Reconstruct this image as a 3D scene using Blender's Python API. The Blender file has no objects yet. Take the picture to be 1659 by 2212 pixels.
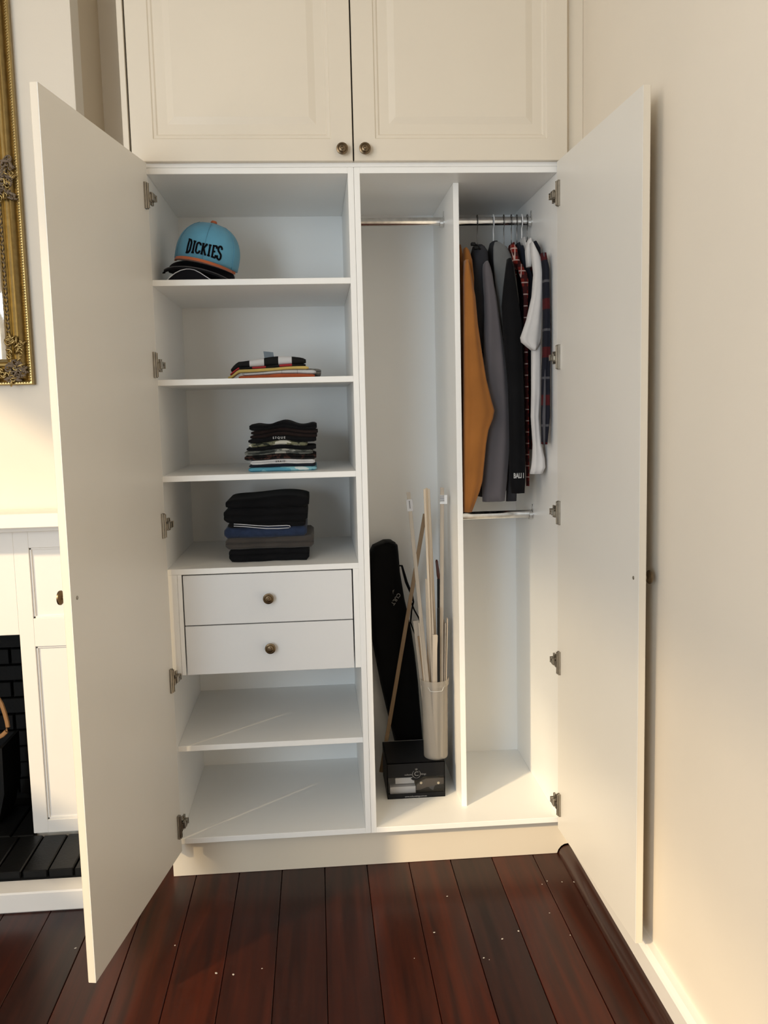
import bpy, bmesh, math, random
from mathutils import Vector, Matrix
rnd = random.Random(7)
SC = bpy.context.scene
COL = SC.collection
PI = math.pi

# ------------------------------------------------------------------ camera
IW, IH = 1659.0, 2212.0
FPX = 1935.08
CAM = Vector((-0.12295, -2.46462, 1.33556))
PITCH, YAW, ROLL = -0.115177, 0.073731, -0.023924
_cp, _sp, _cy, _sy = math.cos(PITCH), math.sin(PITCH), math.cos(YAW), math.sin(YAW)
FW = Vector((_sy * _cp, _cy * _cp, _sp))
_r = Vector((_cy, -_sy, 0)); _u = _r.cross(FW)
RT = _r * math.cos(ROLL) + _u * math.sin(ROLL)
UP = -_r * math.sin(ROLL) + _u * math.cos(ROLL)
cd = bpy.data.cameras.new('camera'); cam = bpy.data.objects.new('camera', cd); COL.objects.link(cam)
cd.sensor_fit = 'VERTICAL'; cd.sensor_height = 24.0; cd.lens = FPX / IH * 24.0
cd.clip_start = 0.02; cd.clip_end = 60
m = Matrix((RT, UP, -FW)).transposed().to_4x4(); m.translation = CAM
cam.matrix_world = m
SC.camera = cam

def ray(u, v): return FW + RT * ((u - IW / 2) / FPX) - UP * ((v - IH / 2) / FPX)
def atY(u, v, y):
    d = ray(u, v); return CAM + d * ((y - CAM.y) / d.y)
def atZ(u, v, z):
    d = ray(u, v); return CAM + d * ((z - CAM.z) / d.z)
def atX(u, v, x):
    d = ray(u, v); return CAM + d * ((x - CAM.x) / d.x)

# ------------------------------------------------------------------ world, sun, window light
w = bpy.data.worlds.new('world'); SC.world = w; w.use_nodes = True
bg = w.node_tree.nodes['Background']
bg.inputs[0].default_value = (1.0, 0.81, 0.60, 1); bg.inputs[1].default_value = 0.47
SUN_H = Vector((0.742, 0.670)); SUN_TAN = 0.52
sl = bpy.data.lights.new('sun', 'SUN'); so = bpy.data.objects.new('sun', sl); COL.objects.link(so)
sl.energy = 3.6; sl.color = (1.0, 0.76, 0.45); sl.angle = math.radians(2.6)
so.rotation_euler = Vector((SUN_H.x, SUN_H.y, -SUN_TAN)).to_track_quat('-Z', 'Y').to_euler()
so.location = (-5, -5, 5)
al = bpy.data.lights.new('window_daylight', 'AREA'); ao = bpy.data.objects.new('window_daylight', al); COL.objects.link(ao)
al.shape = 'RECTANGLE'; al.size = 0.9; al.size_y = 1.9; al.energy = 76; al.color = (0.75, 0.89, 1.0)
ao.location = (-1.75, -4.35, 1.5)
ao.rotation_euler = (Vector((0.0, 0.1, 1.0)) - ao.location).to_track_quat('-Z', 'Z').to_euler()
wl = bpy.data.lights.new('side_window_fill', 'AREA'); wo = bpy.data.objects.new('side_window_fill', wl); COL.objects.link(wo)  # fill lamp added at the unseen side window to lift the right wall
wl.shape = 'RECTANGLE'; wl.size = 2.0; wl.size_y = 1.6; wl.energy = 56; wl.color = (1.0, 0.90, 0.78)
wo.location = (-2.33, -2.95, 1.9); wo.rotation_euler = Vector((1, 0, 0)).to_track_quat('-Z', 'Z').to_euler()
SC.view_settings.view_transform = 'Standard'; SC.view_settings.look = 'None'
SC.view_settings.gamma = 1.0; SC.view_settings.use_curve_mapping = False
SC.view_settings.exposure = -0.14
SC.cycles.use_denoising = True
SC.cycles.max_bounces = 10; SC.cycles.diffuse_bounces = 6
SC.cycles.caustics_reflective = False; SC.cycles.caustics_refractive = False
SC.cycles.sample_clamp_indirect = 6.0

# ------------------------------------------------------------------ materials
def srgb(r, g, b):
    f = lambda c: (c / 12.92 if c <= 0.04045 else ((c + 0.055) / 1.055) ** 2.4)
    return (f(r / 255.0), f(g / 255.0), f(b / 255.0), 1)
class NT:
    def __init__(s, name):
        s.m = bpy.data.materials.new(name); s.m.use_nodes = True
        s.t = s.m.node_tree; s.b = s.t.nodes['Principled BSDF']
    def n(s, kind, **kw):
        nd = s.t.nodes.new(kind)
        for k, v in kw.items():
            if k.startswith('i_'):
                key = k[2:]; key = int(key) if key.isdigit() else key.replace('_', ' ')
                nd.inputs[key].default_value = v
            else: setattr(nd, k, v)
        return nd
    def l(s, a, b): s.t.links.new(a, b)
    def coord(s, which='Object', scale=(1, 1, 1)):
        tc = s.n('ShaderNodeTexCoord'); mp = s.n('ShaderNodeMapping'); mp.inputs['Scale'].default_value = scale
        s.l(tc.outputs[which], mp.inputs['Vector']); return mp.outputs[0]
    def ramp(s, fac, stops, const=False):
        r = s.n('ShaderNodeValToRGB'); cr = r.color_ramp
        if const: cr.interpolation = 'CONSTANT'
        while len(cr.elements) < len(stops): cr.elements.new(0.5)
        for e, (p, c) in zip(cr.elements, stops): e.position = p; e.color = c
        s.l(fac, r.inputs[0]); return r.outputs[0]
    def bump(s, h, strength=0.2, dist=0.002):
        b = s.n('ShaderNodeBump'); b.inputs['Strength'].default_value = strength; b.inputs['Distance'].default_value = dist
        s.l(h, b.inputs['Height']); s.l(b.outputs[0], s.b.inputs['Normal'])
    def math(s, op, a, b=None):
        nd = s.n('ShaderNodeMath', operation=op)
        for i, q in enumerate((a, b)):
            if q is None: continue
            if isinstance(q, (int, float)): nd.inputs[i].default_value = q
            else: s.l(q, nd.inputs[i])
        return nd.outputs[0]
    def mix(s, fac, a, b):
        nd = s.n('ShaderNodeMix', data_type='RGBA')
        for i, q in ((0, fac), (6, a), (7, b)):
            if isinstance(q, (int, float, tuple)): nd.inputs[i].default_value = q
            else: s.l(q, nd.inputs[i])
        return nd.outputs[2]
    def rough(s, r): s.b.inputs['Roughness'].default_value = r; return s
    def color(s, c): s.l(c, s.b.inputs['Base Color']) if not isinstance(c, tuple) else setattr(s.b.inputs['Base Color'], 'default_value', c); return s

def paint(name, c, rough=0.45, grain=0.0, gs=900):
    q = NT(name); v = q.coord('Object', (1, 1, 1))
    n = q.n('ShaderNodeTexNoise'); n.inputs['Scale'].default_value = 3.0; n.inputs['Detail'].default_value = 3; q.l(v, n.inputs['Vector'])
    lo = tuple(x * 0.97 for x in c[:3]) + (1,)
    q.color(q.ramp(n.outputs[0], [(0.3, lo), (0.7, c)])).rough(rough)
    if max(c[:3]) < 0.05: q.b.inputs['Specular IOR Level'].default_value = 0.12
    if grain:
        n2 = q.n('ShaderNodeTexNoise'); n2.inputs['Scale'].default_value = gs; q.l(v, n2.inputs['Vector']); q.bump(n2.outputs[0], grain, 0.0008)
    return q.m
def metal(name, c, rough=0.25):
    q = NT(name); v = q.coord()
    n = q.n('ShaderNodeTexNoise'); n.inputs['Scale'].default_value = 60; q.l(v, n.inputs['Vector'])
    q.color(q.ramp(n.outputs[0], [(0.3, tuple(x * 0.8 for x in c[:3]) + (1,)), (0.7, c)])).rough(rough)
    q.b.inputs['Metallic'].default_value = 1.0; return q.m
def cloth(name, c, rough=0.9, var=0.75, scale=14):
    q = NT(name); v = q.coord()
    n = q.n('ShaderNodeTexNoise'); n.inputs['Scale'].default_value = scale; n.inputs['Detail'].default_value = 4; q.l(v, n.inputs['Vector'])
    q.color(q.ramp(n.outputs[0], [(0.3, tuple(x * var for x in c[:3]) + (1,)), (0.7, c)])).rough(rough)
    wv = q.n('ShaderNodeTexNoise'); wv.inputs['Scale'].default_value = 1200; q.l(v, wv.inputs['Vector']); q.bump(wv.outputs[0], 0.25, 0.001)
    q.b.inputs['Sheen Weight'].default_value = 0.15 if max(c[:3]) > 0.05 else 0.03
    q.b.inputs['Specular IOR Level'].default_value = 0.25 if max(c[:3]) > 0.05 else 0.06
    return q.m
def camo(name, stops, scale=30, stretch=(1, 1, 1)):
    q = NT(name); v = q.coord('Object', stretch)
    n = q.n('ShaderNodeTexNoise'); n.inputs['Scale'].default_value = scale; n.inputs['Detail'].default_value = 2.5; q.l(v, n.inputs['Vector'])
    q.color(q.ramp(n.outputs[0], stops, True)).rough(0.9); q.b.inputs['Specular IOR Level'].default_value = 0.1; return q.m
def bands(name, axis, stops, low=None, rough=0.9):
    q = NT(name); tc = q.n('ShaderNodeTexCoord'); sx = q.n('ShaderNodeSeparateXYZ'); q.l(tc.outputs['Generated'], sx.inputs[0])
    col = q.ramp(sx.outputs[axis], stops, True)
    if low:
        ax, thr, stops2 = low
        col2 = q.ramp(sx.outputs[axis], stops2, True)
        col = q.mix(q.math('LESS_THAN', sx.outputs[ax], thr), col, col2)
    q.color(col).rough(rough); q.b.inputs['Specular IOR Level'].default_value = 0.1; return q.m
def plaid(name, base, l1, l2, s1=28.0, s2=34.0, wa=0.34, lb=(0.62, 0.72)):
    q = NT(name); tc = q.n('ShaderNodeTexCoord'); sx = q.n('ShaderNodeSeparateXYZ'); q.l(tc.outputs['Object'], sx.inputs[0])
    def stripe(co, sc, lo, hi):
        f = q.math('FRACT', q.math('MULTIPLY', co, sc)); return q.math('MULTIPLY', q.math('GREATER_THAN', f, lo), q.math('LESS_THAN', f, hi))
    xy = q.math('ADD', sx.outputs[0], sx.outputs[1])
    a = q.math('MAXIMUM', stripe(sx.outputs[2], s1, 0.0, wa), stripe(xy, s2, 0.0, wa))
    b = q.math('MAXIMUM', stripe(sx.outputs[2], s1, *lb), stripe(xy, s2, *lb))
    q.color(q.mix(b, q.mix(a, base, l1), l2)).rough(0.9); q.b.inputs['Specular IOR Level'].default_value = 0.08; return q.m
def wood(name, dark, light, scale=(40, 2.2, 40), rough=0.3, coat=0.0, rand=True, bumpy=0.1):
    q = NT(name); tc = q.n('ShaderNodeTexCoord'); mp = q.n('ShaderNodeMapping'); mp.inputs['Scale'].default_value = scale
    q.l(tc.outputs['Object'], mp.inputs['Vector'])
    n = q.n('ShaderNodeTexNoise', noise_dimensions='4D'); n.inputs['Scale'].default_value = 1.0; n.inputs['Detail'].default_value = 6; n.inputs['Distortion'].default_value = 0.6
    q.l(mp.outputs[0], n.inputs['Vector'])
    oi = q.n('ShaderNodeObjectInfo'); q.l(q.math('MULTIPLY', oi.outputs['Random'], 40.0), n.inputs['W'])
    c = q.ramp(n.outputs[0], [(0.28, dark), (0.72, light)])
    if rand:
        hs = q.n('ShaderNodeHueSaturation'); q.l(c, hs.inputs['Color'])
        q.l(q.math('ADD', q.math('MULTIPLY', oi.outputs['Random'], 0.70), 0.60), hs.inputs['Value'])
        q.l(q.math('ADD', q.math('MULTIPLY', oi.outputs['Random'], 0.16), 0.95), hs.inputs['Saturation'])
        c = hs.outputs[0]
    q.color(c).rough(rough); q.b.inputs['Coat Weight'].default_value = coat; q.b.inputs['Coat Roughness'].default_value = 0.18
    q.b.inputs['Specular IOR Level'].default_value = 0.22; q.bump(n.outputs[0], bumpy, 0.001); return q.m

M = {}
M['wall'] = paint('wall_paint', (0.80, 0.735, 0.635, 1), 0.6, 0.08, 300)
M['ceil'] = paint('ceiling_paint', (0.82, 0.80, 0.76, 1), 0.7)
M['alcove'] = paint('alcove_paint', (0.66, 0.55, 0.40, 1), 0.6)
M['white'] = paint('white_board', (0.86, 0.86, 0.845, 1), 0.38)
M['lining'] = paint('door_lining', (0.77, 0.75, 0.705, 1), 0.38)
M['edge'] = paint('white_edging', (0.715, 0.72, 0.725, 1), 0.35)
M['door'] = paint('painted_door', (0.70, 0.635, 0.53, 1), 0.4)
M['trim'] = paint('trim_gloss', (0.82, 0.80, 0.77, 1), 0.25)
M['fire'] = paint('surround_paint', (0.84, 0.82, 0.79, 1), 0.3)
M['brick'] = paint('black_brick', (0.007, 0.007, 0.007, 1), 0.4, 0.5, 120)
M['mortar'] = paint('black_mortar', (0.008, 0.008, 0.008, 1), 0.8)
M['gapdark'] = paint('shadow_gap', (0.03, 0.028, 0.025, 1), 0.9)
M['floor'] = wood('jarrah_board', (0.012, 0.0036, 0.0025, 1), (0.056, 0.0122, 0.0062, 1), (38, 2.0, 38), 0.30, 0.06)
M['floorbase'] = paint('floor_base', (0.006, 0.003, 0.002, 1), 0.8)
M['quarter'] = wood('jarrah_trim', (0.02, 0.008, 0.006, 1), (0.05, 0.018, 0.012, 1), (38, 2, 38), 0.3, 0.3, False)
M['bronze'] = metal('aged_bronze', (0.20, 0.15, 0.095, 1), 0.35)
M['nickel'] = metal('nickel', (0.42, 0.385, 0.33, 1), 0.3)
M['chrome'] = metal('chrome_rail', (0.75, 0.75, 0.74, 1), 0.12)
M['gold'] = metal('gilt', (0.43, 0.315, 0.135, 1), 0.36)
M['olddust'] = paint('aged_gilt', (0.17, 0.125, 0.085, 1), 0.55)
M['glassmirror'] = metal('mirror_glass', (0.9, 0.92, 0.92, 1), 0.02)
M['black'] = cloth('black_cotton', (0.008, 0.008, 0.009, 1))
M['blackcap'] = cloth('black_cap_cotton', (0.011, 0.011, 0.014, 1))
M['blue'] = cloth('sky_blue_twill', (0.115, 0.34, 0.50, 1), 0.85, 0.85)
M['orange'] = cloth('orange_twill', (0.45, 0.12, 0.045, 1), 0.85, 0.85)
M['ink'] = cloth('black_thread', (0.004, 0.004, 0.006, 1))
M['whitecloth'] = cloth('white_cotton', (0.62, 0.61, 0.61, 1), 0.9, 0.86)
M['piping'] = paint('white_piping', (0.55, 0.56, 0.6, 1), 0.6)
M['greycloth'] = cloth('grey_cotton', (0.22, 0.22, 0.21, 1))
M['strapgrey'] = cloth('grey_plastic_strap', (0.07, 0.07, 0.075, 1))
M['jeans'] = cloth('blue_denim', (0.018, 0.032, 0.075, 1), 0.9, 0.6, 50)
M['brown'] = cloth('brown_grey_twill', (0.055, 0.047, 0.042, 1))
M['navy'] = cloth('navy_cotton', (0.014, 0.017, 0.028, 1))
M['mustard'] = cloth('mustard_cotton', (0.33, 0.125, 0.026, 1), 0.9, 0.8, 9)
M['greysleeve'] = cloth('grey_fleece', (0.115, 0.105, 0.115, 1), 0.95, 0.85, 8)
M['charcoal'] = cloth('charcoal_fleece', (0.038, 0.038, 0.043, 1))
M['hoodie'] = cloth('grey_marl', (0.15, 0.155, 0.155, 1))
M['yellow'] = cloth('yellow_cotton', (0.58, 0.42, 0.12, 1))
M['tag'] = cloth('grey_blue_label', (0.17, 0.21, 0.25, 1))
M['lightblue'] = camo('pale_blue_print', [(0.0, (0.10, 0.30, 0.40, 1)), (0.5, (0.22, 0.45, 0.52, 1)), (0.62, (0.55, 0.62, 0.62, 1))], 22)
M['camo1'] = camo('olive_white_print', [(0.0, (0.03, 0.033, 0.025, 1)), (0.46, (0.16, 0.16, 0.10, 1)), (0.56, (0.5, 0.49, 0.42, 1))], 28, (1, 1, 2))
M['camo2'] = camo('grey_green_print', [(0.0, (0.04, 0.045, 0.042, 1)), (0.45, (0.10, 0.105, 0.095, 1)), (0.60, (0.30, 0.30, 0.27, 1))], 30, (1, 1, 2))
M['brownprint'] = camo('black_rust_print', [(0.0, (0.010, 0.009, 0.009, 1)), (0.52, (0.06, 0.030, 0.024, 1)), (0.62, (0.015, 0.012, 0.012, 1))], 60)
M['darkbrown'] = cloth('dark_brown_print', (0.020, 0.013, 0.012, 1), 0.9, 0.5, 22)
BW = (0.012, 0.012, 0.012, 1); WW = (0.52, 0.52, 0.53, 1); RR = (0.35, 0.035, 0.04, 1)
M['check'] = bands('black_white_blocks', 0, [(0, BW), (0.25, WW), (0.44, BW), (0.63, WW), (0.81, BW)])
M['redblock'] = bands('black_red_blocks', 0, [(0, RR), (0.12, BW), (0.29, RR), (0.47, BW), (0.65, RR), (0.82, BW)])
M['whitestripe'] = bands('white_lined', 0, [(0, WW), (0.28, (0.3, 0.3, 0.3, 1)), (0.285, WW), (0.53, (0.3, 0.3, 0.3, 1)), (0.537, WW), (0.74, (0.3, 0.3, 0.3, 1)), (0.747, WW)])
M['orangered'] = cloth('orange_red_cotton', (0.42, 0.09, 0.03, 1))
M['redplaid'] = plaid('red_check', (0.16, 0.018, 0.014, 1), (0.045, 0.012, 0.012, 1), (0.42, 0.30, 0.27, 1), 30, 40)
M['darkplaid'] = plaid('navy_red_check', (0.014, 0.015, 0.022, 1), (0.065, 0.012, 0.014, 1), (0.075, 0.075, 0.085, 1), 7.5, 9, 0.22, (0.55, 0.60))
M['pale'] = wood('pale_pine', (0.52, 0.43, 0.33, 1), (0.68, 0.58, 0.46, 1), (60, 60, 3), 0.6, 0, False)
M['tan'] = wood('tan_wood', (0.24, 0.16, 0.095, 1), (0.36, 0.25, 0.15, 1), (60, 60, 3), 0.6, 0, False)
M['greypine'] = wood('grey_pine', (0.36, 0.31, 0.25, 1), (0.48, 0.42, 0.35, 1), (60, 60, 3), 0.6, 0, False)
M['reddish'] = wood('red_brown_handle', (0.05, 0.018, 0.014, 1), (0.10, 0.035, 0.025, 1), (60, 60, 6), 0.35, 0.2, False)
M['card'] = paint('black_card', (0.012, 0.012, 0.013, 1), 0.45)
M['cardwhite'] = paint('white_card', (0.50, 0.49, 0.49, 1), 0.5)
M['print'] = paint('grey_print', (0.20, 0.195, 0.19, 1), 0.5)
M['printpale'] = paint('pale_print', (0.42, 0.42, 0.42, 1), 0.5)
M['leather'] = paint('brown_leatherette', (0.055, 0.042, 0.033, 1), 0.5)
M['stud'] = paint('brass_stud', (0.60, 0.50, 0.34, 1), 0.35)
M['bagnylon'] = cloth('black_nylon', (0.006, 0.006, 0.0065, 1), 0.7)
M['plastic'] = paint('white_plastic', (0.72, 0.72, 0.72, 1), 0.35)
M['wire'] = metal('hanger_wire', (0.22, 0.21, 0.20, 1), 0.3)
M['blackplastic'] = paint('black_plastic', (0.012, 0.012, 0.012, 1), 0.4)
M['rope'] = paint('tan_leather', (0.38, 0.19, 0.07, 1), 0.6)
M['fleck'] = paint('paint_fleck', (0.55, 0.52, 0.48, 1), 0.7)
def barcode():
    q = NT('barcode_label'); tc = q.n('ShaderNodeTexCoord'); sx = q.n('ShaderNodeSeparateXYZ'); q.l(tc.outputs['Generated'], sx.inputs[0])
    f = q.math('FRACT', q.math('MULTIPLY', sx.outputs[2], 9.0))
    on = q.math('MULTIPLY', q.math('LESS_THAN', f, 0.55), q.math('MULTIPLY', q.math('GREATER_THAN', sx.outputs[2], 0.25), q.math('LESS_THAN', sx.outputs[0], 0.6)))
    q.color(q.mix(on, (0.72, 0.73, 0.74, 1), (0.05, 0.05, 0.05, 1))).rough(0.5); return q.m
M['barcode'] = barcode()
def frosted():
    q = NT('frosted_plastic'); q.color((0.66, 0.62, 0.56, 1)).rough(0.45)
    q.b.inputs['Transmission Weight'].default_value = 0.0
    tr = q.n('ShaderNodeBsdfTransparent'); tl = q.n('ShaderNodeBsdfTranslucent'); tl.inputs[0].default_value = (0.75, 0.71, 0.65, 1)
    m1 = q.n('ShaderNodeMixShader'); m1.inputs[0].default_value = 0.45; q.l(q.b.outputs[0], m1.inputs[1]); q.l(tl.outputs[0], m1.inputs[2])
    m2 = q.n('ShaderNodeMixShader'); m2.inputs[0].default_value = 0.58; q.l(m1.outputs[0], m2.inputs[1]); q.l(tr.outputs[0], m2.inputs[2])
    q.l(m2.outputs[0], q.t.nodes['Material Output'].inputs['Surface']); return q.m
M['frost'] = frosted()
def clearfilm():
    q = NT('clear_film'); q.color((0.9, 0.9, 0.9, 1)).rough(0.08)
    tr = q.n('ShaderNodeBsdfTransparent'); m2 = q.n('ShaderNodeMixShader'); m2.inputs[0].default_value = 0.98
    gl = q.n('ShaderNodeBsdfGlossy'); gl.inputs['Roughness'].default_value = 0.1
    q.l(gl.outputs[0], m2.inputs[1]); q.l(tr.outputs[0], m2.inputs[2]); q.l(m2.outputs[0], q.t.nodes['Material Output'].inputs['Surface']); return q.m
M['film'] = clearfilm()

# ------------------------------------------------------------------ object helpers (all shapes given in world metres)
ROOTLOC = {}
def root_of(p):
    while p.parent: p = p.parent
    return p
def link(name, me, mat, parent=None, origin=None, smooth=False):
    """me: mesh with world coordinates. Top-level meshes get an origin, children are stored relative to their thing."""
    o = bpy.data.objects.new(name, me); COL.objects.link(o)
    if mat: me.materials.append(M[mat] if isinstance(mat, str) else mat)
    if parent is not None:
        r = root_of(parent); me.transform(Matrix.Translation(-r.location)); o.parent = parent
    else:
        if origin is None:
            vs = [v.co for v in me.vertices]
            origin = Vector(((min(v.x for v in vs) + max(v.x for v in vs)) / 2, (min(v.y for v in vs) + max(v.y for v in vs)) / 2, min(v.z for v in vs)))
        me.transform(Matrix.Translation(-Vector(origin))); o.location = origin
    if smooth:
        me.polygons.foreach_set('use_smooth', [True] * len(me.polygons))
        if smooth != 'all':
            me.set_sharp_from_angle(angle=math.radians(40))
    return o
def tag(o, label, cat=None, group=None):
    o['label'] = label
    if cat: o['category'] = cat
    if group: o['group'] = group
    return o
def thing(name, loc, label, cat, group=None):
    o = bpy.data.objects.new(name, None); COL.objects.link(o); o.location = loc; o.empty_display_size = 0.05
    return tag(o, label, cat, group)
def struct(o): o['kind'] = 'structure'; return o
def tomesh(bm, name='mesh'):
    bmesh.ops.recalc_face_normals(bm, faces=bm.faces[:])
    me = bpy.data.meshes.new(name); bm.to_mesh(me); bm.free(); return me
def bbox(bm, x0, x1, y0, y1, z0, z1, bev=0.0, mat=None):
    r = bmesh.ops.create_cube(bm, size=1.0); vs = r['verts']
    for v in vs:
        v.co = Vector((x0 if v.co.x < 0 else x1, y0 if v.co.y < 0 else y1, z0 if v.co.z < 0 else z1))
        if mat is not None: v.co = mat @ v.co
    if bev:
        es = list({e for v in vs for e in v.link_edges})
        bmesh.ops.bevel(bm, geom=es, offset=bev, segments=1, affect='EDGES')
def box(name, x0, x1, y0, y1, z0, z1, mat, parent=None, bev=0.0008, xf=None):
    bm = bmesh.new(); bbox(bm, x0, x1, y0, y1, z0, z1, bev, xf)
    return link(name, tomesh(bm), mat, parent)
def prism_y(bm, poly, y0, y1, xf=None):
    a = [bm.verts.new((xf @ Vector((x, y0, z))) if xf else (x, y0, z)) for x, z in poly]
    b = [bm.verts.new((xf @ Vector((x, y1, z))) if xf else (x, y1, z)) for x, z in poly]
    n = len(poly); bm.faces.new(a); bm.faces.new(b[::-1])
    for i in range(n): bm.faces.new((a[i], b[i], b[(i + 1) % n], a[(i + 1) % n]))
def tube(bm, pts, r, n=8, flat=1.0, closed=False):
    pts = [Vector(p) for p in pts]; rings = []
    k = len(pts)
    for i, p in enumerate(pts):
        t = (pts[(i + 1) % k] if (closed or i < k - 1) else p) - (pts[i - 1] if (closed or i > 0) else p)
        t.normalize(); ref = Vector((0, 0, 1)) if abs(t.z) < 0.9 else Vector((1, 0, 0))
        a = t.cross(ref).normalized(); b = a.cross(t).normalized()
        rr = r[i] if isinstance(r, (list, tuple)) else r
        rings.append([bm.verts.new(p + a * math.cos(q) * rr + b * math.sin(q) * rr * flat) for q in [2 * PI * j / n for j in range(n)]])
    m = k if closed else k - 1
    for i in range(m):
        A, B = rings[i], rings[(i + 1) % k]
        for j in range(n): bm.faces.new((A[j], A[(j + 1) % n], B[(j + 1) % n], B[j]))
    if not closed:
        bm.faces.new(rings[0]); bm.faces.new(rings[-1][::-1])
def lathe(bm, prof, n=24, xf=Matrix.Identity(4), ccap=True):
    """prof: list of (radius, height) along local z"""
    rings = []
    for r, h in prof:
        if r < 1e-5: rings.append([bm.verts.new(xf @ Vector((0, 0, h)))])
        else: rings.append([bm.verts.new(xf @ Vector((r * math.cos(2 * PI * j / n), r * math.sin(2 * PI * j / n), h))) for j in range(n)])
    for A, B in zip(rings, rings[1:]):
        for j in range(n):
            a0, a1 = A[j % len(A)], A[(j + 1) % len(A)]; b0, b1 = B[j % len(B)], B[(j + 1) % len(B)]
            f = []
            for v in (a0, a1, b1, b0):
                if v not in f: f.append(v)
            if len(f) > 2: bm.faces.new(f)
    if ccap and len(rings[0]) > 2: bm.faces.new(rings[0][::-1])
    if ccap and len(rings[-1]) > 2: bm.faces.new(rings[-1])
def text_mesh(s, size, xf, bold=0.0, depth=0.0, align='CENTER'):
    cu = bpy.data.curves.new('t', 'FONT'); cu.body = s; cu.size = size; cu.align_x = align; cu.align_y = 'CENTER'
    cu.offset = bold; cu.extrude = depth; cu.resolution_u = 3
    ob = bpy.data.objects.new('t', cu); me = bpy.data.meshes.new_from_object(ob)
    bpy.data.objects.remove(ob); me.transform(xf); return me
FRONT = Matrix(((1, 0, 0, 0), (0, 0, -1, 0), (0, 1, 0, 0), (0, 0, 0, 1)))   # text plane -> facing -y, upright
def knob_mesh(xf, r=0.0155):
    bm = bmesh.new(); s = r / 0.0155
    lathe(bm, [(0.0085 * s, 0), (0.0085 * s, 0.003 * s), (0.0055 * s, 0.006 * s), (0.0055 * s, 0.011 * s), (0.012 * s, 0.014 * s), (0.0155 * s, 0.0175 * s), (0.0152 * s, 0.0205 * s),
               (0.0115 * s, 0.0222 * s), (0.0105 * s, 0.0212 * s), (0.0085 * s, 0.0232 * s), (0.005 * s, 0.0242 * s), (0.004 * s, 0.0236 * s), (0.0025 * s, 0.0252 * s), (0, 0.0256 * s)], 24, xf)
    return tomesh(bm)

# ------------------------------------------------------------------ measured levels
XL, XR = -0.541, 0.5494                     # inner faces of the outer carcass sides
T = 0.016
XP = 0.2819                                 # hanging partition, left face
D = 0.532
ZTOP, ZT = 1.9833, 1.9573
Z1, Z2, Z3, Z4, ZD, Z5, Z6 = 1.6875, 1.4255, 1.1662, 0.9092, 0.6095, 0.3967, 0.1322
WX = 0.622                                  # right wall
CY, CX = 0.215, -0.764                      # chimney breast face and its right corner
YB = 0.572                                  # alcove back wall
LWX = -2.4                                  # window wall
CEIL = 3.15
YBACK = -4.6

# ------------------------------------------------------------------ structure
fl = struct(box('floor', LWX - 0.1, WX + 0.1, YBACK, YB + 0.1, -0.06, -0.014, 'floorbase', bev=0))
PITCHB = 0.1241; X0 = 0.607
def plank(x0, x1, y0, y1):
    bm = bmesh.new(); bbox(bm, x0 + 0.0008, x1 - 0.0008, y0 + 0.0006, y1 - 0.0006, -0.014, 0.0, 0.0012)
    o = link('floor_board', tomesh(bm), 'floor', None)
    o.parent = fl; o.location = o.location - fl.location; return o
for i in range(25):
    x1 = X0 - i * PITCHB; x0 = x1 - PITCHB
    if x0 < LWX: x0 = LWX
    if x1 <= LWX: break
    ends = [YBACK, -2.1 - rnd.random() * 1.2, YB]
    if i % 3 == 1: ends = [YBACK, -1.9 - rnd.random(), YB]
    for a, b in zip(ends, ends[1:]): plank(x0, x1, a, b)
plank(X0, WX, YBACK, YB)
struct(box('wall_right', WX, WX + 0.1, YBACK, YB, 0, CEIL, 'wall', bev=0))
struct(box('wall_back', LWX - 0.1, WX + 0.1, YB, YB + 0.1, 0, CEIL, 'wall', bev=0))
struct(box('ceiling', LWX - 0.1, WX + 0.1, YBACK, YB + 0.1, CEIL, CEIL + 0.08, 'ceil', bev=0))
# chimney breast with fire opening
OX = -1.012; OZ = 0.698; CL = -2.28
bm = bmesh.new()
bbox(bm, OX, CX, CY, YB, 0, CEIL); bbox(bm, CL, -1.012 - 0.95, CY, YB, 0, CEIL); bbox(bm, OX - 0.95, OX, CY, YB, OZ, CEIL)
struct(link('wall_chimney', tomesh(bm), 'wall'))
struct(box('trim_1', CX - 0.004, CX + 0.0015, CY - 0.0006, CY + 0.093, 0, CEIL, 'wall', bev=0.001))
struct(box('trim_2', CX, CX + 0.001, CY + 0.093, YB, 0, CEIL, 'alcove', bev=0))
# window wall (left, out of frame) with its opening
WINS = [(-1.78, -0.88, 1.15, 2.44), (-4.05, -1.90, 1.15, 3.02)]
bm = bmesh.new(); ys = [YBACK] + [q for w_ in sorted(WINS) for q in w_[:2]] + [YB]
for a, b in zip(ys[0::2], ys[1::2]): bbox(bm, LWX - 0.12, LWX, a, b, 0, CEIL)
for a, b, c, d in WINS:
    bbox(bm, LWX - 0.12, LWX, a, b, 0, c); bbox(bm, LWX - 0.12, LWX, a, b, d, CEIL)
struct(link('wall_left', tomesh(bm), 'wall'))
for i, (WY0, WY1, WZ0, WZ1) in enumerate(WINS):
    bm = bmesh.new()
    for a in ((WY0, WY0 + 0.05, WZ0, WZ1), (WY1 - 0.05, WY1, WZ0, WZ1), (WY0, WY1, WZ0, WZ0 + 0.05), (WY0, WY1, WZ1 - 0.05, WZ1)):
        bbox(bm, LWX - 0.09, LWX - 0.03, a[0], a[1], a[2], a[3])
    struct(link('window_%d' % (i + 1), tomesh(bm), 'trim'))
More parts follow.
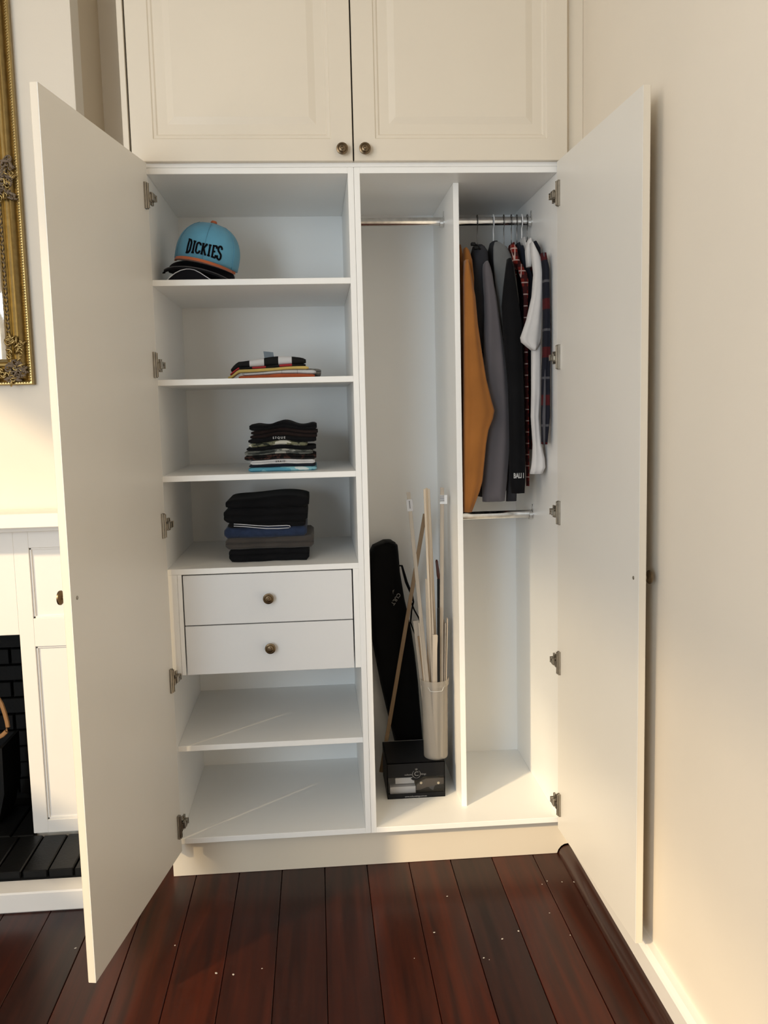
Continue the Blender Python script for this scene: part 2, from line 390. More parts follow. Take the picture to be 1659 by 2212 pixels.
# unseen slats, denser upwards, added to fade the top of the sun beam
bm = bmesh.new()
for i in range(22):
    z = 2.46 + i * 0.025; cov = 0.008 + 0.010 * (i / 21)
    bbox(bm, LWX - 0.02, LWX - 0.018, -4.0, -1.95, z, z + cov)
bbox(bm, LWX - 0.03, LWX - 0.008, -4.0, -1.95, 2.995, 3.02)
struct(link('sun_fade_slats', tomesh(bm), 'trim'))
# right skirting and quarter round
bm = bmesh.new()
pr = [(WX, 0), (0.594, 0), (0.594, 0.073), (0.598, 0.080), (0.606, 0.085), (WX, 0.086)]
prism_y(bm, pr, YBACK, 0.036); struct(link('baseboard_right', tomesh(bm), 'trim'))
bm = bmesh.new(); q = [(0.594, 0.0)] + [(0.594 - 0.033 * math.cos(t), 0.026 * math.sin(t)) for t in [i * PI / 16 for i in range(9)]]
prism_y(bm, q, YBACK, 0.037); struct(link('trim_3', tomesh(bm), 'quarter', smooth=True))

# ------------------------------------------------------------------ cabinet building blocks
def panel_door_mesh(wd, h, t, prof, xf):
    """slab of width wd (x), height h (z), thickness t (y, front at y=0, back at y=t); prof: list of (inset, depth) rings on the front"""
    bm = bmesh.new(); rings = []
    for ins, dep in prof:
        rings.append([bm.verts.new(xf @ Vector(p)) for p in ((ins, dep, ins), (wd - ins, dep, ins), (wd - ins, dep, h - ins), (ins, dep, h - ins))])
    back = [bm.verts.new(xf @ Vector(p)) for p in ((0, t, 0), (wd, t, 0), (wd, t, h), (0, t, h))]
    bm.faces.new(back)
    for i in range(4): bm.faces.new((back[i], back[(i + 1) % 4], rings[0][(i + 1) % 4], rings[0][i]))
    for A, B in zip(rings, rings[1:]):
        for i in range(4): bm.faces.new((A[i], A[(i + 1) % 4], B[(i + 1) % 4], B[i]))
    bm.faces.new(rings[-1]); return tomesh(bm)
PROF = [(0, 0.0015), (0.0015, 0), (0.056, 0), (0.059, 0.003), (0.065, 0.0035), (0.069, 0.0065), (0.094, 0.0065), (0.109, 0.0025), (0.112, 0.0018)]
def hinge_mesh(xf, side):
    """local frame: +a along door inner face from hinge edge, +b out of the face, z up. side: +1 arm lies towards +x"""
    bm = bmesh.new()
    bbox(bm, 0.015, 0.027, 0.0, 0.005, -0.032, 0.032, 0.0015, xf)       # cup flange
    bbox(bm, 0.017, 0.0245, 0.005, 0.0085, -0.030, 0.030, 0.0015, xf)
    bbox(bm, 0.008, 0.018, 0.006, 0.011, -0.012, 0.004, 0.001, xf)      # links
    bbox(bm, -0.004, 0.010, 0.009, 0.016, -0.008, 0.008, 0.001, xf)
    bbox(bm, -0.022, -0.002, 0.003, 0.015, -0.007, 0.007, 0.0015, xf)    # arm on the mounting plate
    bbox(bm, -0.026, -0.014, 0.001, 0.005, -0.016, 0.016, 0.001, xf)
    lathe(bm, [(0.003, 0), (0.003, 0.002), (0, 0.0022)], 10, xf @ Matrix.Translation((-0.012, 0.015, 0.001)) @ Matrix.Rotation(-PI / 2, 4, 'X'))
    return tomesh(bm)
def tall_door(parent, hinge, free, sign, kz, name='door'):
    """hinge/free: inner-face corner points in plan; sign -1: outer face to the left"""
    a = Vector((free[0] - hinge[0], free[1] - hinge[1], 0)); wd = a.length; a.normalize()
    n_out = Vector((a.y, -a.x, 0)) if (Vector((a.y, -a.x, 0)).x * sign > 0) else Vector((-a.y, a.x, 0))
    t = 0.0165; zb, zt = 0.108, 1.980
    # local frame of panel_door_mesh: x along, y from front (outer) to back (inner), z up
    o = Vector((hinge[0], hinge[1], zb)) + n_out * t
    xf = Matrix((a.to_4d(), (-n_out).to_4d(), (0, 0, 1, 0), (0, 0, 0, 1))).transposed(); xf.translation = o
    d = link(name, panel_door_mesh(wd, zt - zb, t, PROF, xf), 'door', parent)
    lin = box('lining', 0.0, wd, t - 0.0004, t + 0.0012, 0, zt - zb, 'lining', d, 0.0, xf); lin['label'] = 'plain white inner face of the door'
    # knob outside near the free edge, screw inside
    kx = Matrix.Translation(Vector((hinge[0], hinge[1], kz)) + a * (wd - 0.028) + n_out * t) @ n_out.to_track_quat('Z', 'Y').to_matrix().to_4x4()
    k = link('knob', knob_mesh(kx, 0.0155), 'bronze', d, smooth=True); k['label'] = 'small aged bronze knob on the outer face'
    bm = bmesh.new(); lathe(bm, [(0.0042, 0), (0.0042, 0.0012), (0.003, 0.002), (0, 0.0015)], 12,
        Matrix.Translation(Vector((hinge[0], hinge[1], kz)) + a * (wd - 0.028) - n_out * 0.001) @ (-n_out).to_track_quat('Z', 'Y').to_matrix().to_4x4())
    link('screw', tomesh(bm), 'nickel', d)
    for z in (1.894, 1.463, 1.036, 0.608, 0.188):
        hx = Matrix((a.to_4d(), (-n_out).to_4d(), (0, 0, 1, 0), (0, 0, 0, 1))).transposed(); hx.translation = Vector((hinge[0], hinge[1], z)) - n_out * 0.0012
        link('hinge', hinge_mesh(hx, sign), 'nickel', d)
    return d

# kickboard
kb = bmesh.new()
prism_y(kb, [(-0.575, 0.001), (0.557, 0.001), (0.561, 0.012), (0.569, 0.022), (0.579, 0.028), (0.592, 0.030), (0.620, 0.030), (0.620, 0.1155), (-0.575, 0.1155)], 0.0386, 0.0546)
tag(link('kickboard', tomesh(kb), 'door'), 'long cream kickboard running under both open wardrobe cabinets', 'kickboard')

# ---- left cabinet: shelves and drawers
LC = thing('shelf_cabinet', (-0.28, 0.26, 0), 'white wardrobe cabinet with five shelves and two drawers, its door swung open', 'cabinet')
box('side_panel', XL - T, XL, 0, D, Z6 - T, ZTOP - 0.010, 'white', LC)
box('side_panel', -T, -0.0003, 0, D, Z6 - T, ZTOP - 0.010, 'white', LC)
box('bottom_panel', XL, -T, 0.0, D, Z6 - T, Z6, 'white', LC)
box('top_panel', XL, -T, 0.0, D, ZT, ZT + T, 'white', LC)
box('back_panel', XL - T, -0.0003, D, D + 0.006, Z6 - T, ZT + T, 'white', LC, 0)
for z, ys in ((Z1, 0.001), (Z2, 0.001), (Z3, 0.001), (Z4, 0.0), (Z5, 0.022)):
    box('shelf', XL, -T, ys, D, z - T, z, 'white', LC)
DX0, DX1 = -0.5035, -0.0325
box('drawer_side', DX0 - 0.012, DX0 - 0.0005, 0.0005, D - 0.03, ZD, Z4 - T, 'white', LC)
box('drawer_side', XL, DX0 - 0.0125, 0.0008, 0.02, ZD, Z4 - T, 'white', LC)
box('drawer_side', DX1 + 0.0005, -T, 0.0005, D - 0.03, ZD, Z4 - T, 'white', LC)
for z0, z1, kz in ((0.7505, Z4 - T - 0.003, 0.821), (ZD, 0.7475, 0.680)):
    dr = box('drawer', DX0 + 0.003, DX1 - 0.003, 0.0, 0.016, z0, z1, 'edge', LC)
    bm = bmesh.new(); bx0, bx1 = DX0 + 0.010, DX1 - 0.010
    bbox(bm, bx0, bx0 + 0.012, 0.016, 0.46, z0 + 0.012, z1 - 0.03); bbox(bm, bx1 - 0.012, bx1, 0.016, 0.46, z0 + 0.012, z1 - 0.03)
    bbox(bm, bx0, bx1, 0.448, 0.46, z0 + 0.012, z1 - 0.03); bbox(bm, bx0, bx1, 0.016, 0.46, z0 + 0.012, z0 + 0.02)
    link('drawer_box', tomesh(bm), 'white', dr)
    k = link('knob', knob_mesh(Matrix.Translation((-0.268, 0, kz)) @ Vector((0, -1, 0)).to_track_quat('Z', 'Y').to_matrix().to_4x4(), 0.0150), 'bronze', dr, smooth=True)
    k['label'] = 'round aged bronze knob on the drawer front'
tall_door(LC, (-0.5385, -0.0215), (-0.6395, -0.600), -1, 0.956)
# ---- right cabinet: hanging space
RC = thing('hanging_cabinet', (0.28, 0.26, 0), 'white wardrobe cabinet with hanging rails and a centre partition, door open against the wall', 'cabinet')
box('side_panel', 0.0003, T, 0, D, Z6 - T, ZTOP - 0.010, 'white', RC)
box('side_panel', XR, XR + T, 0, D, Z6 - T, ZTOP - 0.010, 'white', RC)
box('bottom_panel', T, XR, 0.0, D, Z6 - T, Z6, 'white', RC)
box('top_panel', T, XR, 0.0, D, ZT, ZT + T, 'white', RC)
box('back_panel', 0.0003, XR + T, D, D + 0.006, Z6 - T, ZT + T, 'white', RC, 0)
box('partition', XP, XP + T, 0.1056, D, Z6, ZT, 'white', RC)
tall_door(RC, (0.5455, -0.0185), (0.5685, -0.592), 1, 0.951)
RY = 0.288
def rail(x0, x1, z):
    bm = bmesh.new()
    tube(bm, [(x0 + 0.001, RY, z), (x1 - 0.001, RY, z)], 0.0075, 20, 1.65)
    r = link('hanging_rail', tomesh(bm), 'chrome', RC, smooth=True)
    for x, s in ((x0, 1), (x1, -1)):
        bm = bmesh.new(); tube(bm, [(x, RY, z - 0.001), (x + s * 0.003, RY, z - 0.001)], 0.012, 20, 1.35)
        bbox(bm, min(x, x + s * 0.0025), max(x, x + s * 0.0025), RY - 0.004, RY + 0.004, z + 0.012, z + 0.030, 0.0008)
        tube(bm, [(x + s * 0.003, RY, z - 0.003), (x + s * 0.013, RY, z - 0.003)], 0.0095, 18, 1.5)
        link('rail_socket', tomesh(bm), 'chrome', r, smooth=True)
rail(T, XP, 1.889); rail(XP + T, XR, 1.889); rail(XP + T, XR, 0.996)
# ---- overhead cabinet
OC = thing('overhead_cabinet', (0, 0.26, ZTOP), 'cream overhead cupboard with two closed raised-panel doors above the open wardrobe', 'cabinet')
UT = 2.80
box('bottom_panel', -0.577, 0.5735, 0.0005, D, ZTOP - 0.0095, ZTOP + 0.006, 'white', OC)
box('side_panel', -0.577, -0.561, 0.0005, D, ZTOP + 0.006, UT, 'white', OC); box('side_panel', 0.5575, 0.5735, 0.0005, D, ZTOP + 0.006, UT, 'white', OC)
box('divider', -0.008, 0.008, 0.004, D, ZTOP + 0.006, UT, 'gapdark', OC, 0)
box('back_panel', -0.577, 0.5735, D, D + 0.006, ZTOP, UT, 'white', OC, 0)
box('top_panel', -0.577, 0.5735, 0.0005, D, UT, UT + 0.016, 'white', OC)
for x0, x1, kx in ((-0.5735, -0.0018, -0.030), (0.0018, 0.5735, 0.0295)):
    xf = Matrix.Translation((x0, -0.018, ZTOP + 0.001))
    d = link('door', panel_door_mesh(x1 - x0, UT - ZTOP - 0.004, 0.017, PROF, xf), 'door', OC)
    k = link('knob', knob_mesh(Matrix.Translation((kx, -0.018, 2.011)) @ Vector((0, -1, 0)).to_track_quat('Z', 'Y').to_matrix().to_4x4(), 0.0155), 'bronze', d, smooth=True)
    k['label'] = 'round aged bronze knob'
# fillers beside the cabinets
tag(box('filler_strip', -0.593, -0.5785, -0.018, 0.03, 0.10, CEIL, 'door', None), 'narrow cream filler strip at the fireplace side of the cupboards', 'filler strip')
tag(box('filler_strip', 0.5755, WX - 0.0005, 0.002, 0.03, ZTOP - 0.02, CEIL, 'door', None), 'narrow cream filler between overhead cupboard and plain right wall', 'filler strip')

# ------------------------------------------------------------------ fireplace
FP = thing('fireplace', (-1.4, CY, 0), 'white painted fireplace surround with mantel and black brick hearth', 'fireplace')
FY = 0.192
bm = bmesh.new(); bbox(bm, CL + 0.1, CX - 0.02, 0.075, CY, 1.028, 1.068, 0.002); link('mantel_shelf', tomesh(bm), 'fire', FP)
bm = bmesh.new(); bbox(bm, CL + 0.12, CX - 0.035, 0.150, CY, 1.008, 1.028, 0.002); link('bed_mould', tomesh(bm), 'fire', FP)
# face boards around sunken panels
LX0, LX1 = OX, CX - 0.003
def board(x0, x1, z0, z1): box('surround_board', x0, x1, FY, CY, z0, z1, 'fire', FP, 0.0012)
board(LX0, -0.969, 0.083, 1.008); board(-0.806, LX1, 0.083, 1.008)
board(-0.969, -0.806, 0.955, 1.008); board(-0.969, -0.806, 0.660, 0.745); board(-0.969, -0.806, 0.083, 0.124)
board(OX - 0.95, LX0, OZ, 1.008)
board(OX - 0.95 - 0.25, OX - 0.95, 0.083, 1.008)
for z0, z1 in ((0.745, 0.955), (0.124, 0.660)):
    box('sunken_panel', -0.970, -0.805, FY + 0.010, CY, z0 - 0.001, z1 + 0.001, 'fire', FP, 0)
    bm = bmesh.new(); b0 = 0.006
    for (x0, x1, za, zb) in ((-0.969, -0.963, z0, z1), (-0.812, -0.806, z0, z1), (-0.969, -0.806, z0, z0 + b0), (-0.969, -0.806, z1 - b0, z1)):
        bbox(bm, x0, x1, FY + 0.005, FY + 0.012, za, zb, 0.001)
    link('panel_moulding', tomesh(bm), 'fire', FP)
# hearth curb, bed and bricks
box('hearth_curb', CL + 0.1, CX - 0.004, -0.108, -0.036, 0.0, 0.058, 'fire', FP, 0.004)
box('hearth_bed', CL + 0.1, CX - 0.004, -0.036, YB - 0.02, 0.0, 0.060, 'mortar', FP, 0)
def share_brick(dims, bev=0.003):
    bm = bmesh.new(); bbox(bm, -dims[0] / 2, dims[0] / 2, -dims[1] / 2, dims[1] / 2, -dims[2] / 2, dims[2] / 2, bev)
    me = tomesh(bm, 'brick'); me.materials.append(M['brick']); return me
bh = share_brick((0.067, 0.214, 0.026))
def put(me, name, p, parent, rot=None):
    o = bpy.data.objects.new(name, me); COL.objects.link(o); o.parent = parent; o.location = Vector(p) - root_of(parent).location
    if rot: o.rotation_euler = rot
    return o
for i in range(12):
    for j in range(2):
        x = -0.800 - i * 0.0715 - (0.030 if j else 0); y = 0.073 + j * 0.219
        if y > CY and x > OX - 0.03: continue
        put(bh, 'brick', (x, y + rnd.uniform(-.002, .002), 0.069 + rnd.uniform(-.002, .002)), FP, (rnd.uniform(-.01, .01), rnd.uniform(-.015, .015), rnd.uniform(-.012, .012)))
bw = share_brick((0.222, 0.03, 0.050), 0.002)
for r in range(12):
    for c in range(5):
        x = OX - 0.02 - c * 0.229 - (0.115 if r % 2 else 0)
        if x > OX + 0.02 or x < OX - 1.05: continue
        put(bw, 'brick', (x, 0.500 + rnd.uniform(-.002, .002), 0.112 + r * 0.0555), FP)
box('firebox_back', OX - 0.95, OX, 0.512, YB - 0.005, 0.06, OZ, 'mortar', FP, 0)
box('firebox_side', OX - 0.0005, OX + 0.006, CY - 0.02, YB - 0.005, 0.083, OZ, 'mortar', FP, 0)
# basket handle inside the firebox
BK = thing('log_carrier', (-1.24, 0.30, 0.083), 'dark log carrier with a curved tan leather handle inside the black firebox', 'log carrier')
bm = bmesh.new()
prof = [(-0.12, 0.0), (0.10, 0.0), (0.125, 0.10), (0.128, 0.245), (0.118, 0.245), (0.112, 0.10), (0.09, 0.012), (-0.11, 0.012), (-0.135, 0.10), (-0.142, 0.245), (-0.152, 0.245), (-0.148, 0.10)]
prism_y(bm, [(x - 1.24, z + 0.084) for x, z in prof], 0.26, 0.42); link('sling', tomesh(bm), 'blackplastic', BK)
lp = [atY(u, v, 0.285) for u, v in [(-16, 1500), (-6, 1506), (3, 1520), (10, 1540), (15, 1558), (17, 1570), (14, 1580), (6, 1588), (-6, 1594), (-22, 1597)]]
bm = bmesh.new(); tube(bm, lp, 0.0055, 8, 1.3); h = link('handle', tomesh(bm), 'rope', BK, smooth=True); h['label'] = 'curved tan leather loop handle'

# ------------------------------------------------------------------ gilt mirror
MR = thing('mirror', (-1.37, CY, 1.427), 'ornate gilt-framed mirror hanging above the white mantel', 'mirror')
mx1, mx0, mz0, mz1 = -0.9235, -1.82, 1.427, 2.74
FR = [(0, 0.0), (0, 0.018), (0.004, 0.024), (0.010, 0.024), (0.013, 0.017), (0.018, 0.020), (0.030, 0.034), (0.034, 0.036), (0.040, 0.030), (0.047, 0.022), (0.054, 0.024), (0.058, 0.028), (0.062, 0.024), (0.066, 0.027), (0.070, 0.022), (0.078, 0.020), (0.082, 0.024), (0.094, 0.010), (0.096, 0.004)]
bm = bmesh.new(); rings = []
for ins, h in FR:
    ins *= 0.78; y = CY - 0.001 - h
    rings.append([bm.verts.new(p) for p in ((mx0 + ins, y, mz0 + ins), (mx1 - ins, y, mz0 + ins), (mx1 - ins, y, mz1 - ins), (mx0 + ins, y, mz1 - ins))])
for A, B in zip(rings, rings[1:]):
    for i in range(4): bm.faces.new((A[i], A[(i + 1) % 4], B[(i + 1) % 4], B[i]))
fr = link('frame', tomesh(bm), 'gold', MR)
box('mirror_glass', mx0 + 0.07, mx1 - 0.07, CY - 0.007, CY - 0.003, mz0 + 0.07, mz1 - 0.07, 'glassmirror', MR, 0)
bm = bmesh.new()
def bead(p, r):
    bmesh.ops.create_icosphere(bm, subdivisions=1, radius=r, matrix=Matrix.Translation(p))
n = int((mz1 - mz0 - 0.02) / 0.0075)
for i in range(n): bead((mx1 - 0.007, CY - 0.0255, mz0 + 0.012 + i * 0.0075), 0.0032)
for i in range(int((mx1 - mx0) / 0.0075)): bead((mx1 - 0.012 - i * 0.0075, CY - 0.025, mz0 + 0.007), 0.0032)
o = link('beading', tomesh(bm), 'gold', fr, smooth='all'); o['kind'] = 'stuff'
bm = bmesh.new()
for i in range(int((mz1 - mz0 - 0.2) / 0.012)):
    z = mz0 + 0.1 + i * 0.012; s = 1 if i % 2 else -1
    tube(bm, [(mx1 - 0.058 - 0.003 * s, CY - 0.021, z - 0.005), (mx1 - 0.058 + 0.003 * s, CY - 0.026, z + 0.005)], 0.0017, 5)
o = link('inner_carving', tomesh(bm), 'olddust', fr, smooth='all'); o['kind'] = 'stuff'
def scrolls(cx, cz, w_, h_, n_, seed, up=1):
    """acanthus scrollwork relief: spirals and leaves around a centre on the frame"""
    R = random.Random(seed); bm = bmesh.new()
    def put_leaf(x, z, ang, ln):
        xf = Matrix.Translation((x, CY - 0.033 - R.random() * 0.006, z)) @ Matrix.Rotation(ang, 4, 'Y')
        bmesh.ops.create_uvsphere(bm, u_segments=8, v_segments=6, radius=1.0, matrix=xf @ Matrix.Diagonal((ln * 0.32, 0.006, ln, 1)))
    for i in range(n_):
        x = cx + R.uniform(-w_, w_); z = cz + R.uniform(-h_, h_); a0 = R.random() * 6.28; rr = R.uniform(0.006, 0.012); sg = R.choice((-1, 1))
        pts = [(x + math.cos(a0 + sg * t) * rr * (1 - t / 9), CY - 0.036 - 0.001 * t, z + math.sin(a0 + sg * t) * rr * (1 - t / 9)) for t in [k * 0.5 for k in range(13)]]
        tube(bm, pts, [0.0032 * (1 - k / 20) for k in range(13)], 6)
        put_leaf(x + R.uniform(-.01, .01), z + R.uniform(-.012, .012), R.random() * 3.14, R.uniform(0.007, 0.014))
    return tomesh(bm)
for (cx, cz, w_, h_, n_, sd) in ((mx1 - 0.040, mz0 + 0.040, 0.024, 0.024, 16, 1), (mx1 - 0.056, mz0 + 0.10, 0.008, 0.03, 7, 2), (mx1 - 0.022, mz0 + 0.10, 0.006, 0.022, 5, 5), (mx1 - 0.10, mz0 + 0.03, 0.03, 0.014, 8, 6),
                                 (mx1 - 0.040, 1.995, 0.024, 0.055, 24, 3)):
    link('ornament', scrolls(cx, cz, w_, h_, n_, sd), 'olddust' if sd in (1, 3) else 'gold', fr, smooth='all')
link('ornament', scrolls(mx1 - 0.04, mz0 + 0.045, 0.03, 0.03, 7, 11), 'gold', fr, smooth='all')
link('ornament', scrolls(mx1 - 0.04, 1.99, 0.026, 0.05, 8, 12), 'gold', fr, smooth='all')

# ------------------------------------------------------------------ caps on the top shelf
def crown_point(th, k, rx, ry, h):
    """th: angle (front = -y), k: 0 rim .. 1 top"""
    f = (1 - k ** 2.6) ** 0.5 if k < 1 else 0
    z = h * (k ** 0.92)
    lean = 0.10 * (1 - k) * k
    return Vector((rx * f * math.sin(th), -ry * f * math.cos(th), z)) * (1 + lean)
def crown_mesh(rx, ry, h, xf, n=36, m=14, crush=0):
    bm = bmesh.new(); rings = []
    R = random.Random(3)
    for j in range(m):
        k = j / m
        rings.append([bm.verts.new(xf @ (crown_point(2 * PI * i / n, k, rx, ry, h) * (1 - 0.012 * (abs(math.sin(3 * 2 * PI * i / n / 1.0)) < 0.12)) + Vector((0, 0, crush * math.sin(4 * PI * i / n + 1) * k)))) for i in range(n)])
    top = bm.verts.new(xf @ Vector((0, 0, h)))
    for A, B in zip(rings, rings[1:]):
        for i in range(n): bm.faces.new((A[i], A[(i + 1) % n], B[(i + 1) % n], B[i]))
    for i in range(n): bm.faces.new((rings[-1][i], rings[-1][(i + 1) % n], top))
    bm.faces.new(rings[0][::-1]); return tomesh(bm)
def brim_point(s, q, rx, ry, ln, curve, drop=0.0):
    th = s * math.radians(78)
    base = Vector((rx * math.sin(th), -ry * math.cos(th), 0))
    out = Vector((rx * 1.02 * math.sin(th) * (1 - 0.10 * abs(s) ** 3), -ry * math.cos(th) - ln * max(0, math.cos(th * 1.15)) ** 0.75, 0))
    p = base.lerp(out, q); p.z = -curve * (p.x / rx) ** 2 - drop * q; return p
def brim_mesh(rx, ry, ln, curve, t, xf, drop=0.0):
    bm = bmesh.new(); N, Q = 26, 6; top = []; bot = []
    for i in range(N + 1):
        s = -1 + 2 * i / N
        top.append([bm.verts.new(xf @ brim_point(s, q / Q, rx, ry, ln, curve, drop)) for q in range(Q + 1)])
        bot.append([bm.verts.new(xf @ (brim_point(s, q / Q, rx, ry, ln, curve, drop) - Vector((0, 0, t)))) for q in range(Q + 1)])
    for i in range(N):
        for q in range(Q):
            bm.faces.new((top[i][q], top[i + 1][q], top[i + 1][q + 1], top[i][q + 1])); bm.faces.new((bot[i][q], bot[i][q + 1], bot[i + 1][q + 1], bot[i + 1][q]))
        bm.faces.new((top[i][Q], top[i + 1][Q], bot[i + 1][Q], bot[i][Q])); bm.faces.new((top[i][0], bot[i][0], bot[i + 1][0], top[i + 1][0]))
    for i in (0, N):
        for q in range(Q): bm.faces.new((top[i][q], top[i][q + 1], bot[i][q + 1], bot[i][q]))
    return tomesh(bm)
def brim_edge(rx, ry, ln, curve, r, xf, drop=0.0, inset=1.0):
    bm = bmesh.new(); tube(bm, [xf @ (brim_point(-1 + 2 * i / 40, inset, rx, ry, ln, curve, drop)) for i in range(41)], r, 6); return tomesh(bm)
# letters as strokes on a unit cell
def slab_letters(word, W_=0.62, gap=0.20):
    G = {'D': (0.72, [((0, 0), (0.42, 0)), ((0, 1), (0.42, 1)), ((0.13, 0), (0.13, 1)), ((0.42, 0), (0.62, 0.2)), ((0.62, 0.2), (0.62, 0.8)), ((0.62, 0.8), (0.42, 1))]),
         'I': (0.36, [((0, 0), (0.36, 0)), ((0, 1), (0.36, 1)), ((0.18, 0), (0.18, 1))]),
         'C': (0.6, [((0.58, 0.78), (0.58, 0.88)), ((0.58, 0.88), (0.42, 1)), ((0.42, 1), (0.2, 1)), ((0.2, 1), (0.04, 0.84)), ((0.04, 0.84), (0.04, 0.16)), ((0.04, 0.16), (0.2, 0)), ((0.2, 0), (0.42, 0)), ((0.42, 0), (0.58, 0.14)), ((0.58, 0.14), (0.58, 0.26))]),
         'K': (0.74, [((0, 0), (0.3, 0)), ((0, 1), (0.3, 1)), ((0.14, 0), (0.14, 1)), ((0.14, 0.42), (0.62, 1)), ((0.3, 0.56), (0.62, 0)), ((0.48, 1), (0.74, 1)), ((0.5, 0), (0.76, 0))]),
         'E': (0.62, [((0, 0), (0.6, 0)), ((0, 1), (0.6, 1)), ((0.13, 0), (0.13, 1)), ((0.13, 0.5), (0.44, 0.5)), ((0.6, 0), (0.6, 0.24)), ((0.6, 1), (0.6, 0.78))]),
         'S': (0.6, [((0.58, 0.76), (0.58, 0.88)), ((0.58, 0.88), (0.44, 1)), ((0.44, 1), (0.18, 1)), ((0.18, 1), (0.04, 0.86)), ((0.04, 0.86), (0.04, 0.66)), ((0.04, 0.66), (0.56, 0.36)), ((0.56, 0.36), (0.56, 0.14)), ((0.56, 0.14), (0.42, 0)), ((0.42, 0), (0.16, 0)), ((0.16, 0), (0.02, 0.12)), ((0.02, 0.12), (0.02, 0.26))])}
    x = 0; out = []
    for ch in word:
        wd, st = G[ch]
        for a, b in st: out.append((Vector((x + a[0], a[1])), Vector((x + b[0], b[1]))))
        x += wd + gap
    return x - gap, out
BC = thing('baseball_cap', (-0.42, 0.14, 1.758), 'sky blue snapback cap with orange brim and black DICKIES lettering', 'cap')
RX, RYC, HH = 0.089, 0.098, 0.118
capx = Matrix.Translation((-0.4165, 0.165, 1.7495)) @ Matrix.Rotation(math.radians(13.5), 4, 'Y') @ Matrix.Rotation(math.radians(4), 4, 'X')
cr = link('crown', crown_mesh(RX, RYC, HH, capx), 'blue', BC, smooth='all')
b = link('brim', brim_mesh(RX * 0.99, RYC * 0.97, 0.066, 0.006, 0.007, capx @ Matrix.Translation((0, 0, 0.004)), 0.0), 'orange', BC, smooth=True); b['label'] = 'flat orange brim'
bm = bmesh.new(); lathe(bm, [(0.009, 0.0), (0.009, 0.003), (0.006, 0.0065), (0, 0.0075)], 14, capx @ Matrix.Translation((0, 0, HH - 0.001)))
b = link('top_button', tomesh(bm), 'orange', BC, smooth=True); b['label'] = 'small orange button'
TW, ST = slab_letters('DICKIES')
def letters(rad, off):
    bm = bmesh.new()
    for a, b_ in ST:
        P = []
        for t in (0, 0.34, 0.67, 1):
            q = a.lerp(b_, t); fx = (q.x / TW - 0.5)
            arch = 0.0
            hgt = 0.42 + 0.16 * (abs(fx) * 2) ** 2          # letters grow towards both ends
            k = 0.275 + (q.y - 0.5) * 0.34 * hgt * 1.5 - 0.01
            th = fx * 1.10
            c0 = crown_point(th, k, RX, RYC, HH); c1 = crown_point(th, k, RX + 0.01, RYC + 0.01, HH)
            P.append(capx @ (c0 + (c1 - c0).normalized() * off))
        tube(bm, P, rad, 6)
    return tomesh(bm)
L = link('lettering', letters(0.0027, 0.0006), 'ink', cr, smooth='all'); L['label'] = 'black embroidered DICKIES lettering'
bm = bmesh.new()
for th in (0, PI / 3, -PI / 3):
    tube(bm, [capx @ crown_point(th, k / 12, RX + 0.0003, RYC + 0.0003, HH + 0.0002) for k in range(12)], 0.0008, 5)
link('seam', tomesh(bm), 'blue', cr, smooth='all')
# dark cap resting under the blue one
DC = thing('baseball_cap', (-0.43, 0.16, 1.70), 'dark charcoal cap squashed between blue cap and the shelf', 'cap')
dcx = Matrix.Translation((-0.4255, 0.172, 1.7165)) @ Matrix.Rotation(math.radians(9), 4, 'Y') @ Matrix.Rotation(math.radians(3), 4, 'X')
link('crown', crown_mesh(0.092, 0.092, 0.042, dcx @ Matrix.Translation((-0.006, 0, 0))), 'blackcap', DC, smooth='all')
link('brim', brim_mesh(0.103, 0.088, 0.062, 0.016, 0.004, dcx @ Matrix.Translation((-0.012, 0, 0.012)), 0.0), 'blackcap', DC, smooth=True)
link('brim_edge', brim_edge(0.103, 0.088, 0.062, 0.016, 0.0014, dcx @ Matrix.Translation((-0.012, 0, 0.012))), 'strapgrey', DC, smooth='all')
sb = [atY(u, v, 0.16) for u, v in [(478, 590), (486, 586), (494, 588), (499, 595), (500, 603)]]
bm = bmesh.new(); tube(bm, sb, 0.007, 8, 1.2); link('back_strap', tomesh(bm), 'strapgrey', DC, smooth='all')
WCP = thing('baseball_cap', (-0.44, 0.13, Z1), 'black cap with white piping on its curved brim, lowest on shelf', 'cap')
wcx = Matrix.Translation((-0.436, 0.165, 1.704))
link('crown', crown_mesh(0.070, 0.080, 0.010, wcx @ Matrix.Translation((-0.012, 0.01, -0.0160))), 'blackcap', WCP, smooth='all')
WB = (0.084, 0.085, 0.055, 0.060)
link('brim', brim_mesh(WB[0], WB[1], WB[2], WB[3], 0.003, wcx @ Matrix.Translation((0, 0, 0.006)) @ Matrix.Translation((-0.01, 0, -0.008)) @ Matrix.Diagonal((0.62, 0.9, 0.14, 1))), 'blackcap', WCP, smooth=True)
bm = bmesh.new()
arc = [(360, 606), (368, 598), (378, 590), (390, 584), (402, 581), (410, 581), (420, 583), (432, 589), (444, 597), (455, 604), (460, 607)]
tube(bm, [Vector((p.x, p.y, max(p.z, Z1 + 0.0016))) for p in [atY(u, v, 0.028) for u, v in arc]], 0.0012, 6)
p_ = link('piping', tomesh(bm), 'piping', WCP, smooth='all'); p_['label'] = 'white piping along the brim'
bm = bmesh.new(); A = [atY(u, v + 0.8, 0.030) for u, v in arc]
prism_y(bm, [(p.x, max(p.z, Z1 + 0.0012)) for p in A] + [(A[-1].x, Z1 + 0.001), (A[0].x, Z1 + 0.001)], 0.030, 0.075)
link('brim_front', tomesh(bm), 'blackcap', WCP, smooth=True)

